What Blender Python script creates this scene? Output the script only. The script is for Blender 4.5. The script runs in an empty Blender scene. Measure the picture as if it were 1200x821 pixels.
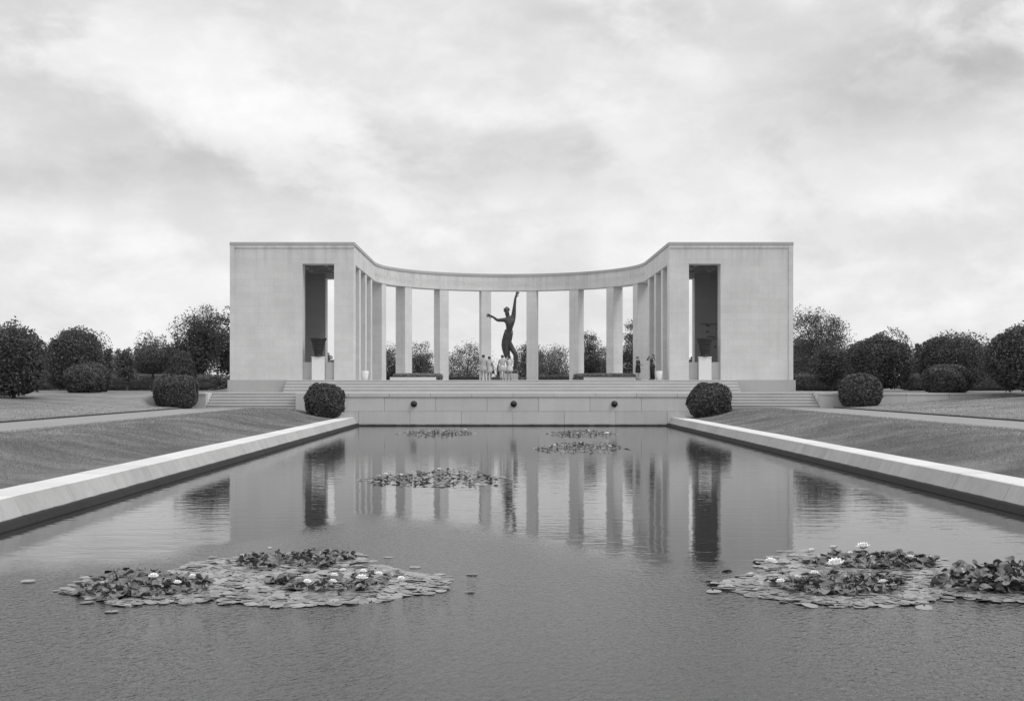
import bpy, bmesh, math, random
import numpy as np
from mathutils import Vector, Matrix
R_ = math.radians
random.seed(7); rng = np.random.default_rng(11)
S = bpy.context.scene
COL = S.collection

# ------------------------------------------------------------------ camera
EYE = 2.53; CX = -0.81; F = 1400.0; VPX = 585.3; VPY = 449.5
cam_d = bpy.data.cameras.new("camera"); cam = bpy.data.objects.new("camera", cam_d); COL.objects.link(cam)
cam.location = (CX, 0, EYE); cam.rotation_euler = (R_(90), 0, 0)
cam_d.sensor_width = 36; cam_d.lens = 36 * F / 1200
cam_d.shift_x = (600 - VPX) / 1200; cam_d.shift_y = (VPY - 410.5) / 1200
cam_d.clip_start = 0.1; cam_d.clip_end = 8000
S.camera = cam
S.render.resolution_x = 1024; S.render.resolution_y = 700
S.view_settings.view_transform = 'Standard'; S.view_settings.look = 'None'
S.view_settings.gamma = 1; S.view_settings.exposure = 0.0

# ------------------------------------------------------------------ world: overcast sky with soft cloud structure
SUN_EL, SUN_AZ = 52.0, 62.0      # azimuth measured from behind the camera towards the right
W = bpy.data.worlds.new("World"); S.world = W; W.use_nodes = True
nt = W.node_tree; nt.nodes.clear()
def N(tree, typ, **kw):
    n = tree.nodes.new(typ)
    for k, v in kw.items():
        if k in ('_in',):
            for i, val in v.items(): n.inputs[i].default_value = val
        else: setattr(n, k, v)
    return n
def math_n(tree, op, a, b=None, c=None, clamp=False):
    n = tree.nodes.new('ShaderNodeMath'); n.operation = op; n.use_clamp = clamp
    for i, v in enumerate((a, b, c)):
        if v is None: continue
        if isinstance(v, (int, float)): n.inputs[i].default_value = v
        else: tree.links.new(v, n.inputs[i])
    return n.outputs[0]
def rng_n(tree, v, a, b, c, d, smooth=True):
    n = tree.nodes.new('ShaderNodeMapRange'); n.interpolation_type = 'SMOOTHSTEP' if smooth else 'LINEAR'
    tree.links.new(v, n.inputs[0])
    for i, q in zip((1, 2, 3, 4), (a, b, c, d)): n.inputs[i].default_value = q
    return n.outputs[0]
L = nt.links.new
sky = N(nt, 'ShaderNodeTexSky', sky_type='NISHITA', sun_disc=False, sun_elevation=R_(SUN_EL), sun_rotation=R_(180 - SUN_AZ))
sky.air_density = 1.5; sky.dust_density = 6.0
bw = N(nt, 'ShaderNodeRGBToBW'); L(sky.outputs[0], bw.inputs[0])
tc = N(nt, 'ShaderNodeTexCoord'); sep = N(nt, 'ShaderNodeSeparateXYZ'); L(tc.outputs['Generated'], sep.inputs[0])
zc = math_n(nt, 'MAXIMUM', sep.outputs[2], 0.0)
den = math_n(nt, 'ADD', zc, 0.34)
cmb = N(nt, 'ShaderNodeCombineXYZ'); L(math_n(nt, 'DIVIDE', sep.outputs[0], den), cmb.inputs[0]); L(math_n(nt, 'DIVIDE', sep.outputs[1], den), cmb.inputs[1])
def wnoise(scale, detail, rough, off, dist=0.0):
    mp = N(nt, 'ShaderNodeMapping'); mp.inputs['Location'].default_value = off; mp.inputs['Scale'].default_value = (scale, scale, scale * 1.75)
    L(tc.outputs['Generated'], mp.inputs[0])
    n = N(nt, 'ShaderNodeTexNoise'); n.inputs['Scale'].default_value = 1; n.inputs['Detail'].default_value = detail
    n.inputs['Roughness'].default_value = rough; n.inputs['Distortion'].default_value = dist
    L(mp.outputs[0], n.inputs[0]); return n.outputs[0]
big = rng_n(nt, wnoise(2.2, 2, 0.45, (3.7, 1.3, 0), 0.0), 0.36, 0.66, 0, 1)
mid = rng_n(nt, wnoise(6.5, 8, 0.55, (9.2, 4.1, 2), 0.3), 0.40, 0.60, 0, 1)
fine = rng_n(nt, wnoise(19.0, 8, 0.6, (1.2, 7.7, 5), 0.15), 0.35, 0.7, 0, 1)
# large soft grey cloud banks where the photograph has them (directions, not screen positions)
def lobe(px, py, wx, wy):
    X = (px - VPX) / F; Z = (VPY - py) / F; ln = math.sqrt(X * X + 1 + Z * Z)
    dx = math_n(nt, 'MULTIPLY', math_n(nt, 'SUBTRACT', sep.outputs[0], X / ln), F / wx)
    dz = math_n(nt, 'MULTIPLY', math_n(nt, 'SUBTRACT', sep.outputs[2], Z / ln), F / wy)
    warp = math_n(nt, 'MULTIPLY', math_n(nt, 'SUBTRACT', mid, 0.5), 0.7)
    dx = math_n(nt, 'ADD', dx, warp); dz = math_n(nt, 'ADD', dz, warp)
    q = math_n(nt, 'ADD', math_n(nt, 'MULTIPLY', dx, dx), math_n(nt, 'MULTIPLY', dz, dz))
    front = math_n(nt, 'GREATER_THAN', sep.outputs[1], 0.0)
    return math_n(nt, 'MULTIPLY', math_n(nt, 'POWER', 2.718, math_n(nt, 'MULTIPLY', q, -1.0)), front)
dark = None
for a in ((260, 200, 190, 42, 1.0), (40, 90, 130, 70, 0.8), (700, 190, 190, 40, 0.7), (1130, 60, 190, 75, 1.0), (270, -10, 110, 40, .7), (650, 40, 140, 40, .55), (30, 205, 90, 25, .6), (1000, 110, 160, 40, .5)):
    v = math_n(nt, 'MULTIPLY', lobe(*a[:4]), a[4]); dark = v if dark is None else math_n(nt, 'ADD', dark, v)
lum = math_n(nt, 'ADD', 0.89, math_n(nt, 'MULTIPLY', dark, -0.23))
lum = math_n(nt, 'ADD', lum, math_n(nt, 'MULTIPLY', math_n(nt, 'SUBTRACT', big, 0.5), 0.06))
lum = math_n(nt, 'ADD', lum, math_n(nt, 'MULTIPLY', math_n(nt, 'SUBTRACT', mid, 0.5), 0.145))
lum = math_n(nt, 'ADD', lum, math_n(nt, 'MULTIPLY', math_n(nt, 'SUBTRACT', fine, 0.5), 0.075))
lum = math_n(nt, 'MULTIPLY', lum, math_n(nt, 'ADD', 1.0, rng_n(nt, zc, 0.3, 1.0, 0.0, 0.35)))     # overcast: brighter overhead
lum = math_n(nt, 'ADD', math_n(nt, 'MULTIPLY', lum, 9.6), math_n(nt, 'MULTIPLY', bw.outputs[0], 0.03))
cw = N(nt, 'ShaderNodeCombineColor'); [L(lum, cw.inputs[i]) for i in range(3)]
bg = N(nt, 'ShaderNodeBackground'); bg.inputs[1].default_value = 0.1; L(cw.outputs[0], bg.inputs[0])
wo = N(nt, 'ShaderNodeOutputWorld'); L(bg.outputs[0], wo.inputs[0])

sd = bpy.data.lights.new("sun", 'SUN'); so = bpy.data.objects.new("sun", sd); COL.objects.link(so)
sd.energy = 1.5; sd.angle = R_(25); sd.color = (1, 0.995, 0.985)
az, el = R_(SUN_AZ), R_(SUN_EL)
to_sun = Vector((math.sin(az) * math.cos(el), -math.cos(az) * math.cos(el), math.sin(el)))
so.rotation_euler = to_sun.to_track_quat('Z', 'Y').to_euler(); so.location = (30, -20, 40)

# ------------------------------------------------------------------ helpers
def P(px, py, Y):          # photo pixel at distance Y -> world
    return Vector((CX + (px - VPX) * Y / F, Y, EYE - (py - VPY) * Y / F))
def PX(px, Y): return CX + (px - VPX) * Y / F
def onwater(px, py):
    Y = EYE * F / (py - VPY); return (PX(px, Y), Y)

def tag(o, label=None, cat=None, group=None, kind=None):
    if label: o['label'] = label
    if cat: o['category'] = cat
    if group: o['group'] = group
    if kind: o['kind'] = kind
    return o
def link(name, me, mats, parent=None, loc=(0, 0, 0), rot=(0, 0, 0), smooth=False):
    o = bpy.data.objects.new(name, me); COL.objects.link(o); o.location = loc; o.rotation_euler = rot
    if mats is not None and len(me.materials) == 0:
        for m in (mats if isinstance(mats, (list, tuple)) else [mats]): me.materials.append(m)
    if smooth: me.polygons.foreach_set('use_smooth', [True] * len(me.polygons))
    if parent: o.parent = parent
    return o
def empty(name, loc=(0, 0, 0), rz=0):
    o = bpy.data.objects.new(name, None); COL.objects.link(o); o.location = loc; o.rotation_euler = (0, 0, rz)
    o.empty_display_size = 0.3
    return o
class MB:
    """collects primitives into one mesh"""
    def __init__(s): s.bm = bmesh.new()
    def box(s, x0, x1, y0, y1, z0, z1, bev=0.0):
        if x0 > x1: x0, x1 = x1, x0
        if y0 > y1: y0, y1 = y1, y0
        v = [s.bm.verts.new(p) for p in ((x0,y0,z0),(x1,y0,z0),(x1,y1,z0),(x0,y1,z0),(x0,y0,z1),(x1,y0,z1),(x1,y1,z1),(x0,y1,z1))]
        fs = [s.bm.faces.new([v[i] for i in q]) for q in ((0,3,2,1),(4,5,6,7),(0,1,5,4),(1,2,6,5),(2,3,7,6),(3,0,4,7))]
        if bev:
            es = set(e for f in fs for e in f.edges)
            bmesh.ops.bevel(s.bm, geom=list(es), offset=bev, segments=1, affect='EDGES')
        return s
    def lathe(s, prof, n=24, c=(0, 0, 0)):
        rings = [[s.bm.verts.new((c[0] + r * math.cos(2*math.pi*i/n), c[1] + r * math.sin(2*math.pi*i/n), c[2] + z)) for i in range(n)] for r, z in prof]
        for a, b in zip(rings, rings[1:]):
            for i in range(n): s.bm.faces.new((a[i], a[(i+1) % n], b[(i+1) % n], b[i]))
        s.bm.faces.new(rings[0][::-1]); s.bm.faces.new(rings[-1]); return s
    def tube(s, pts, radii, n=8, cap=True):
        pts = [Vector(p) for p in pts]; rings = []
        for i, p in enumerate(pts):
            t = (pts[min(i+1, len(pts)-1)] - pts[max(i-1, 0)]).normalized()
            u = t.cross(Vector((0, 1, 0.13))).normalized(); w = t.cross(u)
            rr = radii[i] if isinstance(radii, (list, tuple)) else radii
            rings.append([s.bm.verts.new(p + (u*math.cos(2*math.pi*k/n) + w*math.sin(2*math.pi*k/n))*rr) for k in range(n)])
        for a, b in zip(rings, rings[1:]):
            for i in range(n): s.bm.faces.new((a[i], a[(i+1) % n], b[(i+1) % n], b[i]))
        if cap: s.bm.faces.new(rings[0][::-1]); s.bm.faces.new(rings[-1])
        return s
    def loft(s, secs, n=20):      # elliptical sections (cx,cy,z,rx,ry)
        rings = [[s.bm.verts.new((cx + rx*math.cos(2*math.pi*k/n), cy + ry*math.sin(2*math.pi*k/n), z)) for k in range(n)] for cx, cy, z, rx, ry in secs]
        for a, b in zip(rings, rings[1:]):
            for i in range(n): s.bm.faces.new((a[i], a[(i+1) % n], b[(i+1) % n], b[i]))
        s.bm.faces.new(rings[0][::-1]); s.bm.faces.new(rings[-1]); return s
    def ellipsoid(s, c, r, sub=2):
        ret = bmesh.ops.create_icosphere(s.bm, subdivisions=sub, radius=1)
        for v in ret['verts']: v.co = Vector((c[0]+v.co.x*r[0], c[1]+v.co.y*r[1], c[2]+v.co.z*r[2]))
        return s
    def mesh(s, name):
        bmesh.ops.recalc_face_normals(s.bm, faces=s.bm.faces)
        me = bpy.data.meshes.new(name); s.bm.to_mesh(me); s.bm.free(); return me
    def build(s, name, mat, parent=None, smooth=False, loc=(0, 0, 0), rot=(0, 0, 0)):
        return link(name, s.mesh(name), mat, parent, loc, rot, smooth)
def npmesh(name, verts, faces):
    """verts (n,3), faces (m,k) uniform"""
    me = bpy.data.meshes.new(name); k = faces.shape[1]
    me.vertices.add(len(verts)); me.vertices.foreach_set('co', np.ascontiguousarray(verts, dtype=np.float32).ravel())
    me.loops.add(faces.size); me.loops.foreach_set('vertex_index', np.ascontiguousarray(faces, dtype=np.int32).ravel())
    me.polygons.add(len(faces)); me.polygons.foreach_set('loop_start', np.arange(0, faces.size, k, dtype=np.int32))
    me.update(calc_edges=True); me.validate(); return me

# ------------------------------------------------------------------ materials (the photograph is black and white: all greys)
def new_mat(name):
    m = bpy.data.materials.new(name); m.use_nodes = True; t = m.node_tree; t.nodes.clear()
    o = t.nodes.new('ShaderNodeOutputMaterial'); b = t.nodes.new('ShaderNodeBsdfPrincipled'); t.links.new(b.outputs[0], o.inputs[0])
    return m, t, b
def grey(t, v, sock):
    c = t.nodes.new('ShaderNodeCombineColor')
    for i in range(3): t.links.new(v, c.inputs[i])
    t.links.new(c.outputs[0], sock)
def pos(t):
    g = t.nodes.new('ShaderNodeNewGeometry'); return g.outputs['Position']
def noise(t, vec, scale, detail=4, rough=0.55, sc=(1, 1, 1), dist=0.0, loc=(0,0,0)):
    mp = t.nodes.new('ShaderNodeMapping'); mp.inputs['Scale'].default_value = sc; mp.inputs['Location'].default_value = loc; t.links.new(vec, mp.inputs[0])
    n = t.nodes.new('ShaderNodeTexNoise'); n.inputs['Scale'].default_value = scale; n.inputs['Detail'].default_value = detail
    n.inputs['Roughness'].default_value = rough; n.inputs['Distortion'].default_value = dist; t.links.new(mp.outputs[0], n.inputs[0]); return n.outputs[0]
def bump(t, h, b, strength, dist):
    n = t.nodes.new('ShaderNodeBump'); n.inputs['Strength'].default_value = strength; n.inputs['Distance'].default_value = dist
    t.links.new(h, n.inputs['Height']); t.links.new(n.outputs[0], b.inputs['Normal']); return n
def stone(name, base, var=0.12, courses=None, rough=0.85, streak=0.0, wet=None, rand=0.0):
    m, t, b = new_mat(name); p = pos(t)
    v = math_n(t, 'MULTIPLY', math_n(t, 'SUBTRACT', noise(t, p, 0.45, 6, 0.65), 0.5), var * 1.6)
    v = math_n(t, 'ADD', v, math_n(t, 'MULTIPLY', math_n(t, 'SUBTRACT', noise(t, p, 9, 4, 0.7), 0.5), var * 0.9))
    h = noise(t, p, 30, 5, 0.7)
    if streak:
        v = math_n(t, 'ADD', v, math_n(t, 'MULTIPLY', math_n(t, 'SUBTRACT', noise(t, p, 1.0, 5, 0.65, (2.2, 2.2, 0.18)), 0.5), streak))
    fac = math_n(t, 'ADD', 1.0, v)
    if rand:
        oi = t.nodes.new('ShaderNodeObjectInfo')
        fac = math_n(t, 'MULTIPLY', fac, math_n(t, 'ADD', 1 - rand, math_n(t, 'MULTIPLY', oi.outputs['Random'], 2 * rand)))
    if courses:
        sx = t.nodes.new('ShaderNodeSeparateXYZ'); t.links.new(p, sx.inputs[0])
        c = t.nodes.new('ShaderNodeCombineXYZ'); t.links.new(math_n(t, 'ADD', sx.outputs[0], math_n(t, 'MULTIPLY', sx.outputs[1], 0.93)), c.inputs[0]); t.links.new(math_n(t, 'SUBTRACT', sx.outputs[2], 2.78), c.inputs[1])
        br = t.nodes.new('ShaderNodeTexBrick'); t.links.new(c.outputs[0], br.inputs[0])
        br.inputs['Scale'].default_value = 1; br.inputs['Brick Width'].default_value = courses[0]; br.inputs['Row Height'].default_value = courses[1]
        br.inputs['Mortar Size'].default_value = 0.012; br.inputs['Mortar Smooth'].default_value = 0.2; br.inputs['Bias'].default_value = 0
        br.inputs['Color1'].default_value = (0.972, 0.972, 0.972, 1); br.inputs['Color2'].default_value = (1.02, 1.02, 1.02, 1); br.inputs['Mortar'].default_value = (0.90, 0.90, 0.90, 1)
        sc = t.nodes.new('ShaderNodeSeparateColor'); t.links.new(br.outputs[0], sc.inputs[0])
        fac = math_n(t, 'MULTIPLY', fac, sc.outputs[0])
        # grey rain streaks that run down from the coping
        run = math_n(t, 'MULTIPLY', rng_n(t, noise(t, p, 1.0, 4, 0.6, (2.6, 2.6, 0.05)), 0.42, 0.68, 0, 1), rng_n(t, sx.outputs[2], 9.6, 11.8, 0, 1))
        fac = math_n(t, 'MULTIPLY', fac, math_n(t, 'SUBTRACT', 1.0, math_n(t, 'MULTIPLY', run, 0.16)))
    if wet:       # algae and damp line left by the pool water, at a fixed height on the stone
        sz = t.nodes.new('ShaderNodeSeparateXYZ'); t.links.new(p, sz.inputs[0])
        zz = math_n(t, 'ADD', sz.outputs[2], math_n(t, 'MULTIPLY', math_n(t, 'SUBTRACT', noise(t, p, 1.6, 5, 0.7), 0.5), wet[2]))
        fac = math_n(t, 'MULTIPLY', fac, rng_n(t, zz, wet[0], wet[1], 0.07, 1.0))
    grey(t, math_n(t, 'MULTIPLY', fac, base), b.inputs['Base Color'])
    b.inputs['Roughness'].default_value = rough; b.inputs['Specular IOR Level'].default_value = 0.2
    bump(t, h, b, 0.35, 0.01)
    return m
M = {}
M['limestone'] = stone('limestone', 0.62, 0.28, (1.30, 0.45), streak=0.20)
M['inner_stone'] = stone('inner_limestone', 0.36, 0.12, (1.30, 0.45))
M['plinth'] = stone('plinth_stone', 0.42, 0.14, streak=0.12)
M['coping'] = stone('weathered_coping', 0.42, 0.2, streak=0.2)
M['wall_block'] = stone('granite_wall_block', 0.55, 0.16, streak=0.22, wet=(0.02, 0.16, 0.10), rand=0.05)
M['wing_block'] = stone('wing_wall_block', 0.46, 0.16, streak=0.25, rand=0.05)
M['step'] = stone('step_stone', 0.47, 0.2, rand=0.05)
M['step_face'] = stone('terrace_step_face', 0.49, 0.22, streak=0.15)
M['riser'] = stone('shade_toned_step_riser', 0.42, 0.25, streak=0.2)  # darker than the treads: shadow under the nosings put into the colour
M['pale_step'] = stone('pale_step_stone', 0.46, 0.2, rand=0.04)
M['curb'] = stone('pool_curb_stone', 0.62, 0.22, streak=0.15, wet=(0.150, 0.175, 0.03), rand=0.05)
M['curb_face'] = stone('shaded_stained_curb_face', 0.42, 0.28, streak=0.45, wet=(0.150, 0.175, 0.03), rand=0.05)  # dark base puts the sloping face's shade into colour; streaks and waterline are stains
M['white_stone'] = stone('white_pedestal_stone', 0.74, 0.08)
M['paving'] = stone('terrace_paving', 0.42, 0.2)
M['map_relief'] = stone('map_relief', 0.16, 0.2); M['letter'] = stone('carved_letter', 0.615, 0.1)
M['white_glaze'] = stone('white_planter_glaze', 0.8, 0.05, rough=0.4)
def plain(name, v, rough=0.6, metal=0.0, var=0.25, sc=6.0):
    m, t, b = new_mat(name); tc = t.nodes.new('ShaderNodeTexCoord')
    n = noise(t, tc.outputs['Object'], sc, 4, 0.6)
    grey(t, math_n(t, 'MULTIPLY', math_n(t, 'ADD', 1 - var / 2, math_n(t, 'MULTIPLY', n, var)), v), b.inputs['Base Color'])
    b.inputs['Roughness'].default_value = rough; b.inputs['Metallic'].default_value = metal; bump(t, n, b, 0.2, 0.01); return m
M['bronze'] = plain('dark_bronze', 0.022, 0.6, 0.0, 0.9, 3.0)
M['bronze_statue'] = plain('statue_bronze', 0.045, 0.42, 0.1, 1.3, 4.5)
M['skin'] = plain('skin', 0.36, 0.5); M['hair'] = plain('dark_hair', 0.025, 0.5, sc=30)
M['dark_cloth'] = plain('dark_cloth', 0.02, 0.9); M['grey_cloth'] = plain('grey_cloth', 0.045, 0.9, var=1.2, sc=8)
M['pale_cloth'] = plain('pale_cloth', 0.4, 0.9); M['light_cloth'] = plain('light_cloth', 0.55, 0.9)
M['pattern_cloth'] = plain('patterned_cloth', 0.36, 0.9, var=2.6, sc=14); M['leather'] = plain('dark_leather', 0.02, 0.4)
M['bark'] = plain('bark', 0.07, 0.95, var=0.8)
def leaf_mat(name, v, spread=0.7, rough=0.55):
    m, t, b = new_mat(name); g = t.nodes.new('ShaderNodeNewGeometry')
    n = noise(t, g.outputs['Position'], 1.3, 3, 0.6)
    k = math_n(t, 'ADD', 1 - spread / 2, math_n(t, 'MULTIPLY', g.outputs['Random Per Island'], spread))
    k = math_n(t, 'MULTIPLY', k, math_n(t, 'ADD', 0.7, math_n(t, 'MULTIPLY', n, 0.6)))
    grey(t, math_n(t, 'MULTIPLY', k, v), b.inputs['Base Color'])
    b.inputs['Roughness'].default_value = rough; b.inputs['Specular IOR Level'].default_value = 0.25
    tr = t.nodes.new('ShaderNodeBsdfTranslucent'); grey(t, math_n(t, 'MULTIPLY', k, v), tr.inputs[0])
    mx = t.nodes.new('ShaderNodeMixShader'); mx.inputs[0].default_value = 0.25
    out = [q for q in t.nodes if q.type == 'OUTPUT_MATERIAL'][0]
    t.links.new(b.outputs[0], mx.inputs[1]); t.links.new(tr.outputs[0], mx.inputs[2]); t.links.new(mx.outputs[0], out.inputs[0])
    return m
M['leaf_dark'] = leaf_mat('clipped_dark_leaf', 0.10, 1.1); M['leaf_mid'] = leaf_mat('tree_leaf', 0.11)
M['leaf_pale'] = leaf_mat('loose_tree_leaf', 0.10); M['leaf_hedge'] = leaf_mat('hedge_leaf', 0.26); M['leaf_far'] = leaf_mat('distant_tree_leaf', 0.15)
M['blade'] = leaf_mat('grass_blade', 0.25, 0.4)
# grass and path
def grass_mat():
    m, t, b = new_mat('mown_grass'); p = pos(t)
    a = noise(t, p, 0.55, 6, 0.62, (0.6, 0.8, 1), 0.5); c = noise(t, p, 3.5, 6, 0.7, (1.4, 0.6, 1)); d = noise(t, p, 40, 3, 0.7)
    k = math_n(t, 'ADD', 0.55, math_n(t, 'MULTIPLY', rng_n(t, a, 0.32, 0.68, 0, 1), 0.6))
    k = math_n(t, 'ADD', k, math_n(t, 'MULTIPLY', math_n(t, 'SUBTRACT', c, 0.5), 0.55))
    k = math_n(t, 'ADD', k, math_n(t, 'MULTIPLY', math_n(t, 'SUBTRACT', d, 0.5), 0.5))
    sx = t.nodes.new('ShaderNodeSeparateXYZ'); t.links.new(p, sx.inputs[0])
    ax = math_n(t, 'ADD', math_n(t, 'ABSOLUTE', sx.outputs[0]), math_n(t, 'MULTIPLY', math_n(t, 'SUBTRACT', a, 0.5), 4.5))
    worn = math_n(t, 'MULTIPLY', rng_n(t, ax, 13.2, 15.8, 0, 1), rng_n(t, ax, 19.5, 26, 1, 0.35))
    k = math_n(t, 'ADD', k, math_n(t, 'MULTIPLY', worn, 0.62))
    grey(t, math_n(t, 'MULTIPLY', k, 0.20), b.inputs['Base Color']); b.inputs['Roughness'].default_value = 0.95; b.inputs['Specular IOR Level'].default_value = 0.1
    bump(t, math_n(t, 'ADD', d, c), b, 0.8, 0.05); return m
M['grass'] = grass_mat()
def path_mat():
    m, t, b = new_mat('pale_gravel'); p = pos(t)
    a = noise(t, p, 0.7, 6, 0.65, (1.2, 0.3, 1)); d = noise(t, p, 60, 4, 0.8)
    k = math_n(t, 'ADD', 0.72, math_n(t, 'MULTIPLY', a, 0.35)); k = math_n(t, 'ADD', k, math_n(t, 'MULTIPLY', math_n(t, 'SUBTRACT', d, 0.5), 0.5))
    grey(t, math_n(t, 'MULTIPLY', k, 0.30), b.inputs['Base Color']); b.inputs['Roughness'].default_value = 0.95; bump(t, d, b, 0.6, 0.02); return m
M['path'] = path_mat()
def water_mat():
    m, t, b = new_mat('pool_water'); p = pos(t)
    sx = t.nodes.new('ShaderNodeSeparateXYZ'); t.links.new(p, sx.inputs[0]); X, Y = sx.outputs[0], sx.outputs[1]
    # breeze-ruffled near water, calm far water
    wob = math_n(t, 'MULTIPLY', math_n(t, 'SUBTRACT', noise(t, p, 0.3, 5, 0.65, (1, 0.6, 1)), 0.5), 6.0)
    gx = math_n(t, 'MULTIPLY', math_n(t, 'ADD', X, 2.6), 1 / 3.0)
    tongue = math_n(t, 'MULTIPLY', math_n(t, 'POWER', 2.718, math_n(t, 'MULTIPLY', math_n(t, 'MULTIPLY', gx, gx), -1.0)), -7.0)
    edge = math_n(t, 'ADD', math_n(t, 'ADD', Y, tongue), wob)
    ruf = rng_n(t, edge, 13.0, 17.0, 1.0, 0.0)
    rm = t.nodes.new('ShaderNodeMapping'); rm.inputs['Rotation'].default_value = (0, 0, R_(28)); t.links.new(p, rm.inputs[0]); pr = rm.outputs[0]
    r1 = noise(t, pr, 1.0, 3, 0.5, (15.0, 8.0, 1), 0.4); r2 = noise(t, pr, 1.0, 2, 0.5, (38, 22, 1), 0.4)
    s1 = noise(t, p, 1.0, 2, 0.5, (0.9, 2.6, 1), 0.4); s2 = noise(t, p, 1.0, 3, 0.5, (3.0, 6.0, 1), 0.3)
    rh = math_n(t, 'MULTIPLY', math_n(t, 'ADD', math_n(t, 'MULTIPLY', r1, 0.0145), math_n(t, 'MULTIPLY', r2, 0.0042)), ruf)
    sh = math_n(t, 'ADD', math_n(t, 'MULTIPLY', s1, 0.0040), math_n(t, 'MULTIPLY', s2, 0.0022))
    h = math_n(t, 'ADD', rh, sh)
    b.inputs['Base Color'].default_value = (0.027, 0.027, 0.027, 1); b.inputs['Roughness'].default_value = 0.03
    b.inputs['IOR'].default_value = 1.333; b.inputs['Specular IOR Level'].default_value = 0.5
    bump(t, h, b, 1.0, 1.0); return m
M['water'] = water_mat()
def pad_mat(name, v):
    m, t, b = new_mat(name); tc = t.nodes.new('ShaderNodeTexCoord'); oi = t.nodes.new('ShaderNodeObjectInfo'); g = t.nodes.new('ShaderNodeNewGeometry')
    n = noise(t, tc.outputs['Object'], 9, 4, 0.6)
    rr = math_n(t, 'FRACT', math_n(t, 'ADD', oi.outputs['Random'], g.outputs['Random Per Island']))
    k = math_n(t, 'MULTIPLY', math_n(t, 'ADD', 0.6, math_n(t, 'MULTIPLY', rr, 0.8)), math_n(t, 'ADD', 0.8, math_n(t, 'MULTIPLY', n, 0.4)))
    grey(t, math_n(t, 'MULTIPLY', k, v), b.inputs['Base Color']); b.inputs['Roughness'].default_value = 0.28; bump(t, n, b, 0.3, 0.01); return m
M['pad'] = pad_mat('lily_pad_leaf', 0.21); M['pad_up'] = pad_mat('raised_lily_leaf', 0.12)
M['petal'] = plain('white_petal', 0.9, 0.5, var=0.05)

# ------------------------------------------------------------------ ground
PROF = [(0, .47), (10.34, .47), (11.3, .62), (12.0, .76), (12.7, .93), (13.4, 1.02), (14.2, 1.06), (19.38, 1.07), (19.46, 1.14), (22, 1.28), (26.9, 1.64), (32, 1.97), (40, 1.985), (3000, 1.985)]
pa = np.array(PROF)
def zprof(x): return np.interp(x, pa[:, 0], pa[:, 1])
def zground(x, y):
    ax = abs(x)
    q = max(ax, 10.50 + max(0.0, 2.0 - y))
    z = float(zprof(q))
    if x < -21.5: t = min(1, max(0, (y - 66.5) / 7.5)); z = max(z, z + (1.985 - z) * t * t * (3 - 2*t))
    if y > 72.25: z = 1.985 if ax > 18.6 and not (x < -21.5 and y < 75) else (z if ax > 18.6 else min(z, 1.7))
    return z
xs = sorted(set([-3000, -600, -150, -70, -45] + [-q[0] for q in PROF[1:-1]] + [q[0] for q in PROF[1:-1]] + [0, 45, 70, 150, 600, 3000] + [s * v for s in (-1, 1) for v in (15.4, 17, 18.55, 18.65, 21.0, 21.6, 24, 29, 36)] + [-9.26 - .9, 10.16]))
ys = [-400, -60, -12, -4, -1, 0.5, 2.0] + list(range(5, 72, 3)) + [72.2, 72.3, 74, 76, 84, 95, 110, 140, 200, 400, 1200, 5000]
vid = {}; gv = []; gf = []
for i, x in enumerate(xs):
    for j, y in enumerate(ys): vid[i, j] = len(gv); gv.append((x, y, zground(x, y)))
for i in range(len(xs) - 1):
    for j in range(len(ys) - 1):
        if abs((xs[i] + xs[i+1]) / 2) < 10.1 and 2.0 < (ys[j] + ys[j+1]) / 2 < 72.2: continue
        gf.append((vid[i, j], vid[i+1, j], vid[i+1, j+1], vid[i, j+1]))
lawn = link('lawn', npmesh('lawn', np.array(gv), np.array(gf)), M['grass'], smooth=True); tag(lawn, kind='structure')
# gravel paths either side, slightly ragged along the grass
for sgn in (-1, 1):
    vs = []; n = 260
    for k in range(n + 1):
        y = 6 + (71.95 - 6) * k / n
        xi = 15.4 + 0.16 * math.sin(y * 1.7 + sgn) + random.uniform(-.3, .3); xo = 19.34
        for q in range(6): xx = xi + (xo - xi) * q / 5; vs.append((sgn * xx, y, float(zprof(xx)) + 0.006))
    fs = [(k*6+q, k*6+q+1, (k+1)*6+q+1, (k+1)*6+q) for k in range(n) for q in range(5)]
    if sgn < 0: fs = [f[::-1] for f in fs]
    tag(link('path', npmesh('path', np.array(vs), np.array(fs)), M['path']), kind='structure')
M['soil'] = plain('cut_soil_edge', 0.05, 0.95, var=0.8)
for sgn in (-1, 1):
    b = MB(); b.box(sgn*19.345, sgn*19.44, 6, 72.1, 1.0, 1.135); tag(b.build('lawn_edge', M['soil']), kind='structure')
# short grass blades that break up the nearer lawn
def blades(n, x0, x1, y0, y1):
    x = rng.uniform(x0, x1, n); u = rng.uniform(0, 1, n); y = y0 * (y1 / y0) ** u
    sg = np.where(rng.random(n) < .5, -1, 1)
    z = zprof(x); a = rng.uniform(0, np.pi, n); w = rng.uniform(.006, .014, n) * (y / 30) ** .5; h = rng.uniform(.025, .055, n)
    lx = rng.normal(0, .02, n); ly = rng.normal(0, .02, n); X = x * sg
    v = np.empty((n, 3, 3)); v[:, 0] = np.stack([X - w*np.cos(a), y - w*np.sin(a), z - .005], 1); v[:, 1] = np.stack([X + w*np.cos(a), y + w*np.sin(a), z - .005], 1)
    v[:, 2] = np.stack([X + lx, y + ly, z + h], 1); return v.reshape(-1, 3)
bv = np.concatenate([blades(90000, 10.42, 15.5, 17, 71.5), blades(40000, 19.4, 31, 33, 71.5), blades(5000, 19.36, 19.5, 30, 71.5), blades(16000, 15.0, 16.0, 25, 71.5)])
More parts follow.
